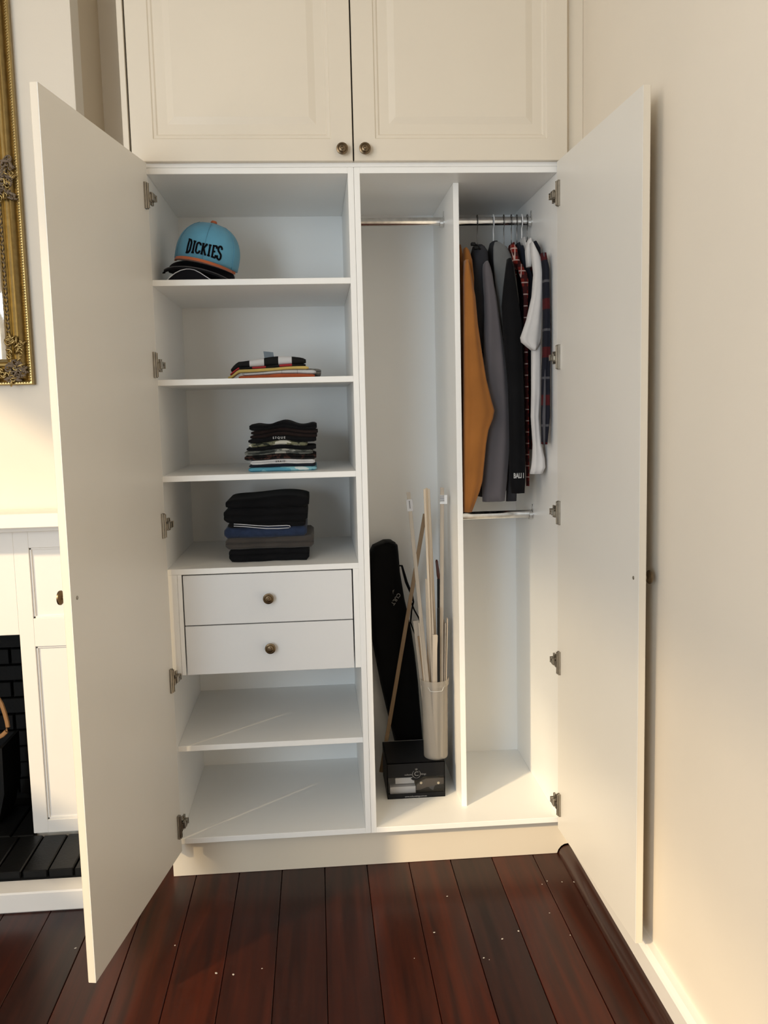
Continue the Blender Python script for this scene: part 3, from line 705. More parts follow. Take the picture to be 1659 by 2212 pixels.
# ------------------------------------------------------------------ folded clothes
def folded(name, label, cat, mat, xl, xr, yf, yb, zfun, t, layers=2, seed=0, group=None, ends=0.010, parent=None):
    """a folded garment: rounded front fold of `layers` plies, following zfun(x) underneath; returns its top surface function"""
    R = random.Random(seed); ph = [R.random() * 6 for _ in range(4)]
    bm = bmesh.new(); N = 28; loops = []
    tf = t if callable(t) else (lambda x: t)
    F = 4 * layers
    for i in range(N + 1):
        s = i / N; x = xl + (xr - xl) * s
        e = min(1.0, min(s, 1 - s) * (xr - xl) / ends); e = math.sqrt(max(0.02, 1 - (1 - e) ** 2))
        tt = tf(x) * (0.45 + 0.55 * e); z0 = zfun(x) + tf(x) * 0.28 * (1 - e)
        wob = 0.0035 * math.sin(9 * s + ph[0]) + 0.002 * math.sin(23 * s + ph[1])
        L_ = []
        for k in range(F + 1):
            q = k / F; bl = abs(math.sin(PI * q * layers)) ** 0.5
            L_.append(Vector((x, yf + wob + 0.006 * (1 - bl) + 0.006 * (1 - e), z0 + q * tt)))
        for k in range(1, 4): L_.append(Vector((x, yf + (yb - yf) * k / 4, z0 + tt + 0.0002 * math.sin(7 * s + k))))
        L_.append(Vector((x, yb - 0.004, z0 + tt))); L_.append(Vector((x, yb, z0 + tt * 0.5))); L_.append(Vector((x, yb - 0.004, z0)))
        loops.append([bm.verts.new(p) for p in L_])
    n = len(loops[0])
    for A_, B_ in zip(loops, loops[1:]):
        for j in range(n): bm.faces.new((A_[j], A_[(j + 1) % n], B_[(j + 1) % n], B_[j]))
    bm.faces.new(loops[0]); bm.faces.new(loops[-1][::-1])
    o = link(name, tomesh(bm), mat, parent, smooth=True); o.data.set_sharp_from_angle(angle=math.radians(70))
    if parent is None: tag(o, label, cat, group)
    def top(x):
        s = min(1, max(0, (x - xl) / (xr - xl))); return zfun(min(max(x, xl), xr)) + tf(x) + 0.0007
    return o, top
def hump(z, cx, w_, h): return lambda x: z + h * math.exp(-((x - cx) / w_) ** 2)
def px(u, v, y): return atY(u, v, y).x
# shelf 2: bright tees
yf = 0.075
base = lambda x: Z2 + 0.0005
tag_y = yf
g2 = 'bright folded tees on the second shelf'
o, tp = folded('folded_shirt', 'orange-red folded tee at the bottom of the bright pile', 'shirt', 'orangered', px(515, 814, yf), px(680, 812, yf), yf, 0.30, base, lambda x: 0.009 + 0.004 * math.exp(-((x + 0.2) / 0.07) ** 2), 1, 1, g2)
o, tp2 = folded('folded_shirt', 'pale grey folded tee poking out beside the bright pile', 'shirt', 'greycloth', px(650, 814, .14), px(694, 812, .14), 0.13, 0.33, lambda x: tp(x), lambda x: 0.016, 2, 2, g2)
o, tp = folded('folded_shirt', 'white folded tee with thin grey lines over the orange one', 'shirt', 'whitestripe', px(523, 812, yf), px(683, 808, yf), yf + 0.002, 0.125, tp, lambda x: 0.007 + 0.004 * math.exp(-((x + 0.15) / 0.06) ** 2), 1, 3, g2)
_t = tp
def ysup(x):
    return _t(max(x, px(523, 812, yf))) if x > px(516, 812, yf) else Z2 + 0.0008 + (_t(px(523, 812, yf)) - Z2) * max(0, (x - px(497, 812, yf)) / (px(516, 812, yf) - px(497, 812, yf)))
o, tp = folded('folded_shirt', 'mustard yellow folded tee under the black and white one', 'shirt', 'yellow', px(492, 812, yf), px(667, 800, yf), yf - 0.004, 0.123, ysup, lambda x: 0.0085, 1, 4, g2)
sup = tp; xk = px(592, 790, yf)
lowf = lambda x: 0.0065
topf = lambda x: sup(x) + lowf(x)
o, tp = folded('folded_shirt', 'black and white block tee with red stripe, top of bright pile', 'shirt', 'check', px(499, 806, yf), px(661, 790, yf), yf, 0.121, topf, lambda x: 0.012 + 0.011 * math.exp(-((x - xk) / 0.075) ** 2), 1, 5, g2, 0.016)
folded('lower_ply', '', '', 'redblock', px(497, 808, yf), px(660, 790, yf), yf + 0.001, 0.121, sup, lambda x: 0.0062, 1, 6, None, 0.01, o)
bm = bmesh.new(); zc = tp(px(582, 774, yf)); xa, xb = px(571, 774, yf + 0.01), px(592, 774, yf + 0.01)
prism_y(bm, [(xa, zc - 0.003), (xb, zc - 0.003), (xb - 0.002, zc + 0.013), (xa + 0.012, zc + 0.0145), (xa - 0.002, zc + 0.016)], yf + 0.012, yf + 0.013)
tg = link('neck_label', tomesh(bm), 'tag', o); tg['label'] = 'grey blue woven label standing up'
# shelf 3: pile of tees
yf = 0.066; yb = 0.30
xc = (px(538, 1000, yf) + px(683, 1000, yf)) / 2
pile = [('lightblue', 535, 683, 0.0115, 'pale blue tie-dye folded tee lying on the shelf board'), ('navy', 536, 681, 0.006, 'thin navy folded tee above the pale blue one'),
        ('whitecloth', 539, 680, 0.0125, 'white folded tee with small black letters in the dark pile'), ('brownprint', 527, 683, 0.0125, 'black folded tee with rust print above the white one'),
        ('camo2', 528, 676, 0.013, 'grey green camouflage folded tee in the dark pile'), ('black', 532, 683, 0.0085, 'thin black folded tee between two camouflage ones'),
        ('camo1', 537, 664, 0.0115, 'olive and cream camouflage folded tee'), ('black', 537, 684, 0.0105, 'black folded tee with white script print'),
        ('darkbrown', 541, 686, 0.0105, 'dark brown folded tee near the top of the dark pile'), ('darkbrown', 543, 688, 0.0105, 'dark red-brown printed folded tee under the crumpled black one'),
        ('black', 540, 686, 0.0161, 'crumpled black folded tee on top of the dark pile')]
hum = 0.0
tp = lambda x: Z3 + 0.0005
g3 = 'dark folded tees on the third shelf'
tees = []
for i, (mt, ul, ur, th, lab) in enumerate(pile):
    hb = 0.0011 if i < 8 else 0.0
    wdt = 0.045
    xl_, xr_ = px(ul, 970, yf), px(ur, 970, yf)
    tfun = (lambda th, hb: (lambda x: th + hb * math.exp(-((x - xc) / wdt) ** 2) + (0.0035 * math.sin((x - xc) * 70 + 1.0) if th > 0.016 else 0)))(th, hb)
    o, tp = folded('folded_shirt', lab, 'shirt', mt, xl_, xr_, yf + rnd.uniform(-.003, .003), yb + rnd.uniform(-.01, .01), tp, tfun, 1 if th < 0.012 else 2, 20 + i, g3, 0.012 if i < 8 else 0.016)
    tees.append((o, tp, th))
def print_on(i, txt, size, u, mat, bold=0.0):
    o, top, th = tees[i]; x = px(u, 980, 0.0572); z = top(x) - 0.0007 - th * 0.5
    return link('print', text_mesh(txt, size, Matrix.Translation((x, 0.0572, z)) @ FRONT, bold, 0.0003), mat, o)
print_on(2, 'B R A I D', 0.0068, 605, 'ink', 0.0002)
print_on(7, 'S 7 Q U E', 0.0085, 604, 'printpale', 0.0002)
# shelf 4: trousers
yf = 0.078; yb = 0.33
g4 = 'folded trousers on the fourth shelf'
tp = lambda x: Z4 + 0.0005
o, tp = folded('folded_trousers', 'black folded trousers lying on the shelf above the drawers', 'trousers', 'black', px(494, 1200, yf), px(668, 1200, yf), yf, yb, tp, 0.037, 2, 41, g4)
o, tp = folded('folded_trousers', 'brown grey folded trousers below the blue jeans', 'trousers', 'brown', px(487, 1175, yf), px(678, 1175, yf), yf - 0.004, yb, tp, 0.031, 2, 42, g4)
o, tp = folded('folded_trousers', 'dark blue folded denim jeans in the pile', 'trousers', 'jeans', px(484, 1150, yf), px(663, 1150, yf), yf - 0.002, yb, tp, 0.029, 1, 43, g4)
o, tp = folded('folded_shorts', 'black folded shorts with white trim lines on the jeans', 'shorts', 'black', px(492, 1135, yf), px(660, 1135, yf), yf - 0.002, yb, tp, 0.011, 1, 44, g4)
bm = bmesh.new()
for r_ in ([(505, 1133), (520, 1134), (540, 1136), (560, 1138), (580, 1139), (600, 1138), (620, 1137), (626, 1138), (627, 1142), (624, 1144), (600, 1146), (575, 1146), (550, 1143), (525, 1140), (505, 1139)],):
    tube(bm, [atY(u, v, yf - 0.007) for u, v in [(a_, 1132 + (b_ - 1133) * 0.75) for a_, b_ in r_]], 0.0012, 6)
link('trim_line', tomesh(bm), 'piping', o, smooth='all')
o, tp = folded('folded_trousers', 'bulky black folded trousers on top of the jeans pile', 'trousers', 'black', px(482, 1105, yf), px(664, 1105, yf), yf, yb, tp, 0.041, 2, 45, g4, 0.03)
o, tp = folded('folded_trousers', 'soft black folded sweatpants crowning the trouser pile', 'trousers', 'black', px(486, 1080, yf), px(667, 1080, yf), yf + 0.004, yb, tp, lambda x: 0.024 + 0.008 * math.exp(-((x + 0.22) / 0.07) ** 2), 1, 46, g4, 0.045)

# ------------------------------------------------------------------ hanging clothes
def loft(rows, n=44, fold=0.0015, seed=0, close=True, e=2.6):
    """rows: (z, xl, xr, yf, yb)"""
    R = random.Random(seed); ph = [R.random() * 6.3 for _ in range(3)]
    # densify
    dense = []
    for a, b in zip(rows, rows[1:]):
        m_ = max(1, int(abs(a[0] - b[0]) / 0.02))
        for i in range(m_): dense.append(tuple(a[k] + (b[k] - a[k]) * i / m_ for k in range(5)))
    dense.append(rows[-1]); bm = bmesh.new(); rings = []; zt = rows[0][0]
    for (z, xl, xr, y0, y1) in dense:
        cx, cy, hx, hy = (xl + xr) / 2, (y0 + y1) / 2, (xr - xl) / 2, (y1 - y0) / 2; ring = []
        for j in range(n):
            t = 2 * PI * j / n; c, s = math.cos(t), math.sin(t)
            ex = math.copysign(abs(c) ** (2 / e), c); ey = math.copysign(abs(s) ** (2 / e), s)
            g = 1 + (fold / max(hx, 0.004)) * math.sin(3 * t + ph[0] + (zt - z) * 3) * min(1, (zt - z) * 5) * 0.6
            ring.append(bm.verts.new((cx + hx * ex * g + 0.05 * fold * math.sin((zt - z) * 31 + ph[2]), cy + hy * ey * (1 + min(0.10, 0.0025 / hy) * math.sin(6 * t + ph[1] + 2.5 * (zt - z)) * min(1, (zt - z) * 4)), z)))
        rings.append(ring)
    for A_, B_ in zip(rings, rings[1:]):
        for j in range(n): bm.faces.new((A_[j], A_[(j + 1) % n], B_[(j + 1) % n], B_[j]))
    bm.faces.new(rings[0]); bm.faces.new(rings[-1][::-1]); return tomesh(bm)
def prow(rows, y0, y1):
    out = []
    for (v, ul, ur) in rows:
        a, b = atY(ul, v, y0), atY(ur, v, y0); out.append(((a.z + b.z) / 2, a.x, b.x, y0, y1))
    return out
def garment(name, label, cat, xh, zneck, zhem, half, ybody, parts, hanger, group='clothes hanging from the rail'):
    g = thing(name, (xh, 0.29, zhem), label, cat, group)
    y0, y1 = ybody
    body = [(zneck, xh - half * 0.6, xh + half * 0.6, 0.25, 0.325), (zneck - 0.03, xh - half * 0.9, xh + half * 0.9, 0.228, 0.36), (zneck - 0.075, xh - half, xh + half, y0 + 0.01, y1 - 0.01),
            (zneck - 0.11, xh - half, xh + half, y0, y1), ((zneck + zhem) / 2, xh - half, xh + half, y0, y1), (zhem, xh - half, xh + half, y0, y1)]
    link('body', loft(body, 36, 0.0004, 5), parts[0], g, smooth='all')
    for nm, mt, rows, ya, yb_ in parts[1:]:
        link(nm, loft(prow(rows, ya, yb_), 44, 0.0022, len(rows)), mt, g, smooth='all')
    # hanger
    kind, hl = hanger
    h = thing('clothes_hanger', (xh, RY, zneck), hl, 'hanger', 'hangers on the rail')
    mt = {'wire': 'wire', 'white': 'plastic'}[kind]; r = {'wire': 0.0014, 'white': 0.0022}[kind]
    zr = 1.889
    pts = [(xh, RY, zneck - 0.01), (xh, RY, zneck + 0.02), (xh, RY - 0.001, zr - 0.022)] + [(xh, RY + 0.0175 * math.cos(t) * 0.72, zr + 0.0185 * math.sin(t)) for t in [-PI * 0.5 - k * PI / 8 * 1.0 for k in range(2, 13)]]
    bm = bmesh.new(); tube(bm, pts, r, 6); link('hook', tomesh(bm), mt, h, smooth='all')
    bm = bmesh.new(); tube(bm, [(xh, y0 + 0.03, zneck - 0.085), (xh, 0.24, zneck - 0.03), (xh, 0.29, zneck - 0.015), (xh, 0.34, zneck - 0.03), (xh, y1 - 0.03, zneck - 0.085)], min(0.004, half * 0.5), 6)
    link('shoulder_bar', tomesh(bm), mt, h, smooth='all')
    return g, h
garment('jacket', 'mustard orange long-sleeved jacket hanging against the partition', 'jacket', 0.322, 1.815, 1.08, 0.013, (0.195, 0.49),
        ['mustard', ('collar', 'mustard', [(534, 1004, 1010), (540, 1003, 1016), (560, 1003, 1022), (600, 1003, 1026), (630, 1003, 1026)], 0.16, 0.2),
         ('sleeve', 'mustard', [(560, 1006, 1014), (600, 1004, 1022), (640, 1004, 1029), (700, 1004, 1034), (760, 1004, 1043), (820, 1004, 1053), (860, 1004, 1063), (888, 1004, 1071), (905, 1004, 1068), (930, 1004, 1058), (960, 1004, 1053), (1000, 1004, 1049), (1040, 1004, 1045), (1062, 1004, 1039), (1085, 1004, 1030), (1107, 1004, 1021)], 0.108, 0.155)],
        ('wire', 'dark wire hanger carrying the mustard jacket'))
gj, hg = garment('jacket', 'grey fleece jacket with charcoal body beside the mustard one', 'jacket', 0.383, 1.815, 1.06, 0.022, (0.225, 0.49),
        ['charcoal', ('collar', 'charcoal', [(530, 1036, 1048), (540, 1026, 1056), (580, 1021, 1060), (640, 1020, 1062), (700, 1024, 1063), (760, 1036, 1063)], 0.20, 0.245),
         ('sleeve', 'greysleeve', [(563, 1051, 1056), (568, 1047, 1059), (576, 1046, 1062), (590, 1046, 1066), (615, 1047, 1070), (640, 1049, 1075), (680, 1050, 1081), (740, 1048, 1090), (800, 1047, 1096), (860, 1046, 1101), (900, 1046, 1103), (950, 1045, 1103), (1000, 1044, 1100), (1040, 1043, 1097), (1084, 1044, 1092)], 0.158, 0.197)],
        ('wire', 'dark wire hanger with black trouser clips above the grey jacket'))
bm = bmesh.new()
for (u, v) in ((1022, 527), (1029, 535)):
    p = atY(u, v, 0.19); bbox(bm, p.x - 0.006, p.x + 0.006, 0.185, 0.2, p.z - 0.004, p.z + 0.004, 0.001)
    tube(bm, [p + Vector((0.004, 0, 0)), p + Vector((0.02, 0.02, -0.004)), p + Vector((0.026, 0.05, -0.018))], 0.003, 6)
link('trouser_clip', tomesh(bm), 'blackplastic', hg, smooth=True)
garment('hoodie', 'grey marl hoodie with dark hem between grey jacket and black top', 'hoodie', 0.432, 1.825, 1.065, 0.015, (0.222, 0.48),
        ['charcoal', ('hood', 'hoodie', [(522, 1070, 1080), (532, 1067, 1096), (560, 1067, 1109), (600, 1069, 1116), (650, 1074, 1122), (700, 1080, 1122), (730, 1086, 1110)], 0.199, 0.217),
         ('hem', 'charcoal', [(700, 1096, 1108), (1000, 1095, 1116), (1060, 1095, 1117), (1083, 1094, 1116)], 0.199, 0.217)],
        ('white', 'white plastic hanger holding the grey hoodie'))
gb, _ = garment('sweater', 'black long-sleeved top printed BALI near its hem', 'sweater', 0.464, 1.80, 1.075, 0.011, (0.226, 0.48),
        ['black', ('sleeve', 'black', [(557, 1099, 1106), (575, 1096, 1112), (620, 1090, 1118), (660, 1086, 1124), (700, 1089, 1130), (760, 1093, 1131), (820, 1100, 1133), (900, 1103, 1136), (960, 1104, 1137), (1000, 1104, 1138), (1040, 1105, 1138), (1066, 1107, 1136)], 0.115, 0.153)],
        ('wire', 'thin dark wire hanger carrying the black BALI top'))
pB = atY(1120.5, 1028, 0.1125)
me = text_mesh('BALI I', 0.0205, Matrix.Translation(pB) @ FRONT @ Matrix.Diagonal((0.60, 1, 1, 1)), 0.0006, 0.0006)
t_ = link('lettering', me, 'printpale', gb); t_['label'] = 'pale grey BALI lettering'
garment('shirt', 'red checked shirt showing a narrow edge beside the black top', 'shirt', 0.487, 1.82, 1.10, 0.006, (0.222, 0.47),
        ['redplaid', ('collar', 'redplaid', [(527, 1105, 1113), (535, 1105, 1119), (560, 1109, 1124), (580, 1117, 1133)], 0.172, 0.2),
         ('sleeve', 'redplaid', [(570, 1118, 1130), (590, 1122, 1139), (605, 1126, 1142), (625, 1130, 1142), (645, 1132, 1141), (700, 1132, 1139), (900, 1137, 1143), (1000, 1138, 1144), (1050, 1138.5, 1144)], 0.157, 0.170)],
        ('wire', 'thin wire hanger carrying the red checked shirt'))
garment('shirt', 'navy short-sleeved shirt squeezed between red check and white tee', 'shirt', 0.504, 1.82, 1.15, 0.006, (0.224, 0.47),
        ['navy', ('sleeve', 'navy', [(530, 1124, 1132), (560, 1126, 1140), (600, 1136, 1152), (700, 1139, 1155), (790, 1141, 1157), (810, 1143, 1156)], 0.202, 0.218)],
        ('wire', 'thin wire hanger carrying the navy shirt'))
garment('shirt', 'white short-sleeved shirt with crumpled tail at the end of the rail', 'shirt', 0.519, 1.835, 1.12, 0.0055, (0.226, 0.47),
        ['whitecloth', ('collar', 'whitecloth', [(514, 1144, 1149), (522, 1140, 1153), (540, 1137, 1152), (575, 1140, 1150)], 0.135, 0.165),
         ('sleeve', 'whitecloth', [(522, 1149, 1153), (545, 1150, 1166), (565, 1153, 1174), (590, 1156, 1176), (640, 1152, 1175), (690, 1141, 1173), (728, 1128, 1172), (738, 1130, 1170), (748, 1142, 1166), (756, 1152, 1159)], 0.075, 0.112),
         ('tail', 'whitecloth', [(740, 1151, 1171), (850, 1150, 1170), (900, 1149, 1167), (960, 1153, 1171), (990, 1152, 1178), (1010, 1150, 1180), (1024, 1147, 1173)], 0.088, 0.120)],
        ('white', 'white plastic hanger carrying the white shirt'))
garment('shirt', 'dark navy and grey checked shirt pressed against the cabinet side', 'shirt', 0.536, 1.83, 1.20, 0.006, (0.224, 0.46),
        ['darkplaid', ('collar', 'darkplaid', [(520, 1155, 1160), (535, 1159, 1169), (560, 1165, 1171)], 0.125, 0.15),
         ('sleeve', 'darkplaid', [(545, 1172, 1182), (580, 1176, 1189), (640, 1177, 1190), (700, 1177, 1191), (760, 1176, 1191), (800, 1174, 1190), (900, 1172, 1190), (960, 1174, 1184)], 0.035, 0.072)],
        ('wire', 'thin wire hanger behind the white shirt carrying the dark checked one'))

# ------------------------------------------------------------------ bag, box, tub and sticks in the middle bay
BG = thing('carry_bag', (0.12, 0.45, Z6), 'long black nylon carry bag leaning against the cabinet back', 'bag')
rows = [(1173, 828, 850), (1182, 806, 861), (1200, 797, 863), (1240, 794, 866), (1300, 797, 876), (1360, 801, 890), (1420, 812, 899), (1480, 824, 906), (1540, 838, 911), (1600, 853, 916), (1640, 862, 919)]
rr = prow(rows, 0.425, 0.515); last = rr[-1]; rr.append((Z6 + 0.004, last[1] + 0.006, last[2] + 0.004, 0.425, 0.515))
rr = [(z, a, b_, y0, y1) for z, a, b_, y0, y1 in rr]
bb = link('body', loft(rr, 40, 0.002, 9, e=3.2), 'bagnylon', BG, smooth='all')
sp = [atY(u, v, 0.43) for u, v in [(862, 1222), (868, 1222), (873, 1240), (878, 1258), (884, 1272), (890, 1286), (893, 1300), (889, 1320), (887, 1345), (896, 1370)]]
bm = bmesh.new(); tube(bm, sp, [0.006, 0.007, 0.009, 0.010, 0.009, 0.008, 0.006, 0.005, 0.005, 0.004], 8, 0.5); link('shoulder_strap', tomesh(bm), 'bagnylon', BG, smooth='all')
sp2 = [atY(u, v, 0.43) for u, v in [(888, 1300), (895, 1318), (903, 1332), (909, 1346), (908, 1352)]]
bm = bmesh.new(); tube(bm, sp2, 0.0028, 6); link('cord', tomesh(bm), 'bagnylon', BG, smooth='all')
zp = [atY(u, v, 0.425) for u, v in [(832, 1171.5), (842, 1171.5), (850, 1170), (854, 1172), (850, 1174.5), (843, 1172.5)]]
bm = bmesh.new(); tube(bm, zp, 0.0016, 6); link('zip_pull', tomesh(bm), 'blackplastic', BG, smooth='all')
pc = atY(855, 1294, 0.4155)
me = text_mesh('CULT', 0.0175, Matrix.Translation(pc) @ Matrix.Rotation(math.radians(-(180 + 55)), 4, 'Y') @ FRONT, 0.0002, 0.0006)
c_ = link('logo', me, 'print', bb); c_['label'] = 'small pale CULT logo'
bm = bmesh.new(); vs = [bm.verts.new(atY(u, v, 0.4155)) for u, v in [(848, 1276), (852, 1273), (852.5, 1278), (850, 1282), (850.5, 1284), (848.5, 1282)]]; bm.faces.new(vs); bmesh.ops.solidify(bm, geom=bm.faces[:], thickness=0.0006)
link('logo', tomesh(bm), 'print', bb)

BX = thing('cap_box', (0.152, 0.27, Z6), 'black card cap box with clear front window and grey crest', 'box')
bx0, bx1, by0, by1, bz0, bz1 = 0.0625, 0.2425, 0.182, 0.368, Z6 + 0.0005, 0.2465
zw0, zw1 = atY(900, 1713, by0).z, atY(900, 1678, by0).z
bm = bmesh.new(); t_ = 0.002
bbox(bm, bx0, bx1, by0, by1, bz0, bz0 + t_); bbox(bm, bx0, bx1, by0, by1, bz1 - t_, bz1); bbox(bm, bx0, bx1, by1 - t_, by1, bz0, bz1)
bbox(bm, bx0, bx0 + t_, by0, by1, bz0, bz1); bbox(bm, bx1 - t_, bx1, by0, by1, bz0, bz1)
bbox(bm, bx0, bx1, by0, by0 + t_, bz0, zw0); bbox(bm, bx0, bx1, by0, by0 + t_, zw1, bz1)
bbox(bm, bx0, bx0 + 0.003, by0, by0 + t_, zw0, zw1); bbox(bm, bx1 - 0.003, bx1, by0, by0 + t_, zw0, zw1)
prism_y(bm, [(0.146, zw1 + 0.001), (0.136, zw1 - 0.006), (0.143, zw1 - 0.011), (0.158, zw1 - 0.011), (0.170, zw1 - 0.004), (0.178, zw1 + 0.001)], by0, by0 + t_)
bod = link('body', tomesh(bm), 'card', BX)
wn = box('window_film', bx0 + 0.003, bx1 - 0.003, by0 + t_ + 0.0002, by0 + t_ + 0.0006, zw0 - 0.002, zw1 + 0.002, 'film', BX, 0); wn['label'] = 'clear film window'
def rel(u, v, y): return atY(u, v, y)
a, b_ = rel(842.5, 1713, 0.2), rel(898, 1698, 0.2); ins = box('insert', a.x, b_.x, 0.20, 0.30, bz0 + t_, b_.z, 'cardwhite', BX); ins['label'] = 'white folded paper inside the window'
a, b_ = rel(854, 1694, 0.215), rel(895, 1679, 0.215); ins = box('insert', a.x, b_.x, 0.215, 0.30, a.z, b_.z, 'cardwhite', BX)
bm = bmesh.new(); prism_y(bm, [(p.x, p.z) for p in [rel(u, v, 0.2) for u, v in [(898, 1706), (900, 1695), (908, 1687), (920, 1681), (961, 1679), (961, 1692), (945, 1694), (920, 1700), (908, 1705)]]], 0.197, 0.205)
stp = link('insert', tomesh(bm), 'leather', BX); stp['label'] = 'brown cap strap with two pale snaps'
bm = bmesh.new(); prism_y(bm, [(p.x, p.z) for p in [rel(u, v, 0.2) for u, v in [(901, 1705), (925, 1698), (942, 1694), (960, 1694), (957, 1704), (940, 1707), (905, 1708)]]], 0.205, 0.215)
link('insert', tomesh(bm), 'blackplastic', BX)
bm = bmesh.new(); prism_y(bm, [(p.x, p.z) for p in [rel(u, v, 0.2) for u, v in [(924, 1698), (941, 1694), (938, 1700), (936, 1707), (930, 1704)]]], 0.200, 0.205)
link('insert', tomesh(bm), 'strapgrey', BX)
bm = bmesh.new()
for u in (909.6, 947):
    p = rel(u, 1691, 0.197); lathe(bm, [(0.0042, 0), (0.0036, 0.0018), (0.0016, 0.0024), (0, 0.0016)], 14, Matrix.Translation((p.x, 0.197, p.z)) @ Matrix.Rotation(PI / 2, 4, 'X'))
link('snap', tomesh(bm), 'stud', stp, smooth=True)
pc = atY(899.5, 1672, by0 - 0.0003)
bm = bmesh.new()
for s_ in (-1, 1):
    tube(bm, [(pc.x + s_ * 0.0125 * math.sin(t), by0 - 0.0003, pc.z - 0.0125 * math.cos(t)) for t in [k * PI * 0.80 / 12 for k in range(13)]], [0.0004 + 0.0007 * math.sin(PI * k / 12) for k in range(13)], 5)
for k in range(-2, 3):
    tube(bm, [(pc.x + k * 0.0008, by0 - 0.0003, pc.z + 0.0125), (pc.x + k * 0.0022, by0 - 0.0003, pc.z + 0.0195 - abs(k) * 0.0012)], [0.0007, 0.0003], 5)
cre = link('crest', tomesh(bm), 'print', bod, smooth='all')
for txt, sz, ox, oz, al_, mt_, bo in (('C', 0.0205, 0.0, 0.0, 'CENTER', 'print', 0.0001), ('culture', 0.0078, -0.0145, -0.001, 'RIGHT', 'print', 0.0001), ('kings', 0.0078, 0.0145, -0.001, 'LEFT', 'print', 0.0001)):
    link('lettering', text_mesh(txt, sz, Matrix.Translation(pc + Vector((ox, 0, oz))) @ FRONT, bo, 0.0002, al_), mt_, bod)
pu = atY(898.5, 1720, by0 - 0.0003)
link('lettering', text_mesh('www.culturekings.com.au', 0.0066, Matrix.Translation(pu) @ FRONT, 0.0, 0.0002), 'printpale', bod)
bm = bmesh.new(); tube(bm, [(bx0 + 0.002, by1, bz1), (bx1 - 0.04, by1, bz1 + 0.001)], 0.0008, 5); link('card_edge', tomesh(bm), 'print', bod)

TC = Vector((0.2205, 0.2235)); TZ0, TZ1 = bz1 + 0.0005, 0.487
TB = thing('plastic_tub', (TC.x, TC.y, TZ0), 'tall frosted plastic tub full of wooden sticks standing on the black box', 'tub')
bm = bmesh.new(); tx = Matrix.Translation((TC.x, TC.y, TZ0)); hh = TZ1 - TZ0
lathe(bm, [(0, 0), (0.0330, 0), (0.0362, 0.002), (0.0375, 0.006), (0.0405, hh), (0.0393, hh), (0.0363, 0.007), (0.034, 0.004), (0, 0.004)], 40, tx)
tb = link('body', tomesh(bm), 'frost', TB, smooth=True)
bm = bmesh.new(); lathe(bm, [(0.0405, hh - 0.006), (0.0435, hh - 0.006), (0.0435, hh), (0.0445, hh + 0.012), (0.0430, hh + 0.012), (0.0405, hh)], 40, tx, False); link('rim', tomesh(bm), 'frost', TB, smooth=True)
bm = bmesh.new()
tube(bm, [tx @ Vector((0.0412 * math.sin(t), -0.0412 * math.cos(t), hh - 0.006 - 0.012 * min(1, max(0, (0.62 - abs(t)) / 0.15)))) for t in [-0.75 + k * 1.5 / 20 for k in range(21)]], 0.0008, 5)
link('spout_line', tomesh(bm), 'plastic', TB, smooth='all')
# sticks
def stick(label, top, yt, rim, yr, w_, d_, mat, zb=None, name='wooden_stick', cat='stick', bev=0.0008, group='sticks in the frosted tub'):
    zb_ = TZ0 + 0.0055 if zb is None else zb
    if zb is not None:
        P1 = atY(top[0], top[1], yt); P0 = atY(rim[0], rim[1], yr)
        dr = (P1 - P0).normalized(); B = P0 + dr * ((zb_ - P0.z) / dr.z)
    else:
        # foot on the tub floor, passing inside the rim, top on the pixel ray
        zr = TZ1 + 0.01; R = atY(rim[0], rim[1], yr); yb_ = yt; yt_ = yr + 0.01
        for _ in range(6):
            P1 = atY(top[0], top[1], yt_); yt_ = yr + (yr - yb_) * (P1.z - zr) / (zr - zb_)
        P1 = atY(top[0], top[1], yt_)
        bx = R.x + (R.x - P1.x) * (zr - zb_) / (P1.z - zr); lim = 0.029
        bx = TC.x + max(-lim, min(lim, bx - TC.x))
        B = Vector((bx, yb_, zb_)); dr = (P1 - B).normalized()
    q = dr.to_track_quat('Z', 'Y').to_matrix()
    xax = (Vector((1, 0, 0)) - dr * dr.x).normalized(); yax = dr.cross(xax).normalized()
    xf = Matrix((xax.to_4d(), yax.to_4d(), dr.to_4d(), (0, 0, 0, 1))).transposed(); xf.translation = B
    for i in range(3): xf[3][i] = 0
    ln = (P1 - B).length
    bm = bmesh.new(); bbox(bm, -w_ / 2, w_ / 2, -d_ / 2, d_ / 2, 0, ln, bev, xf)
    o = link(name, tomesh(bm), mat, None, B); tag(o, label, cat, group); o['_'] = 0; del o['_']
    return o, xf, ln
o, xf, ln = stick('long pale stick with a small price sticker leaning over the bag', (882, 1063), 0.1988, (923, 1470), 0.2046, 0.0112, 0.006, 'greypine')
box('price_sticker', -0.009, 0.009, -0.0042, -0.0034, ln - 0.058, ln - 0.022, 'cardwhite', o, 0, xf)
box('price_print', -0.0018, 0.0018, -0.0046, -0.0040, ln - 0.050, ln - 0.026, 'print', o, 0, xf)
three = 'one of three long thin pale sticks standing close together in the tub'
stick(three, (917, 1056), 0.2232, (934, 1470), 0.2120, 0.0066, 0.006, 'pale')
stick(three, (921.5, 1054), 0.2012, (939.5, 1470), 0.2052, 0.0062, 0.006, 'pale')
stick(three, (926, 1056), 0.2226, (945, 1470), 0.2356, 0.0066, 0.006, 'pale')
stick('long tan stick rising just beside the three pale ones', (927.5, 1110), 0.2405, (942.5, 1470), 0.2570, 0.0066, 0.005, 'tan')
o, xf, ln = stick('long pale stick with a barcode label near the partition', (955, 1053), 0.1973, (953.5, 1470), 0.2077, 0.0112, 0.006, 'greypine')
b_ = box('barcode_label', -0.007, 0.015, -0.0045, -0.0035, ln - 0.050, ln - 0.023, 'barcode', o, 0, xf); b_['label'] = 'white barcode label'
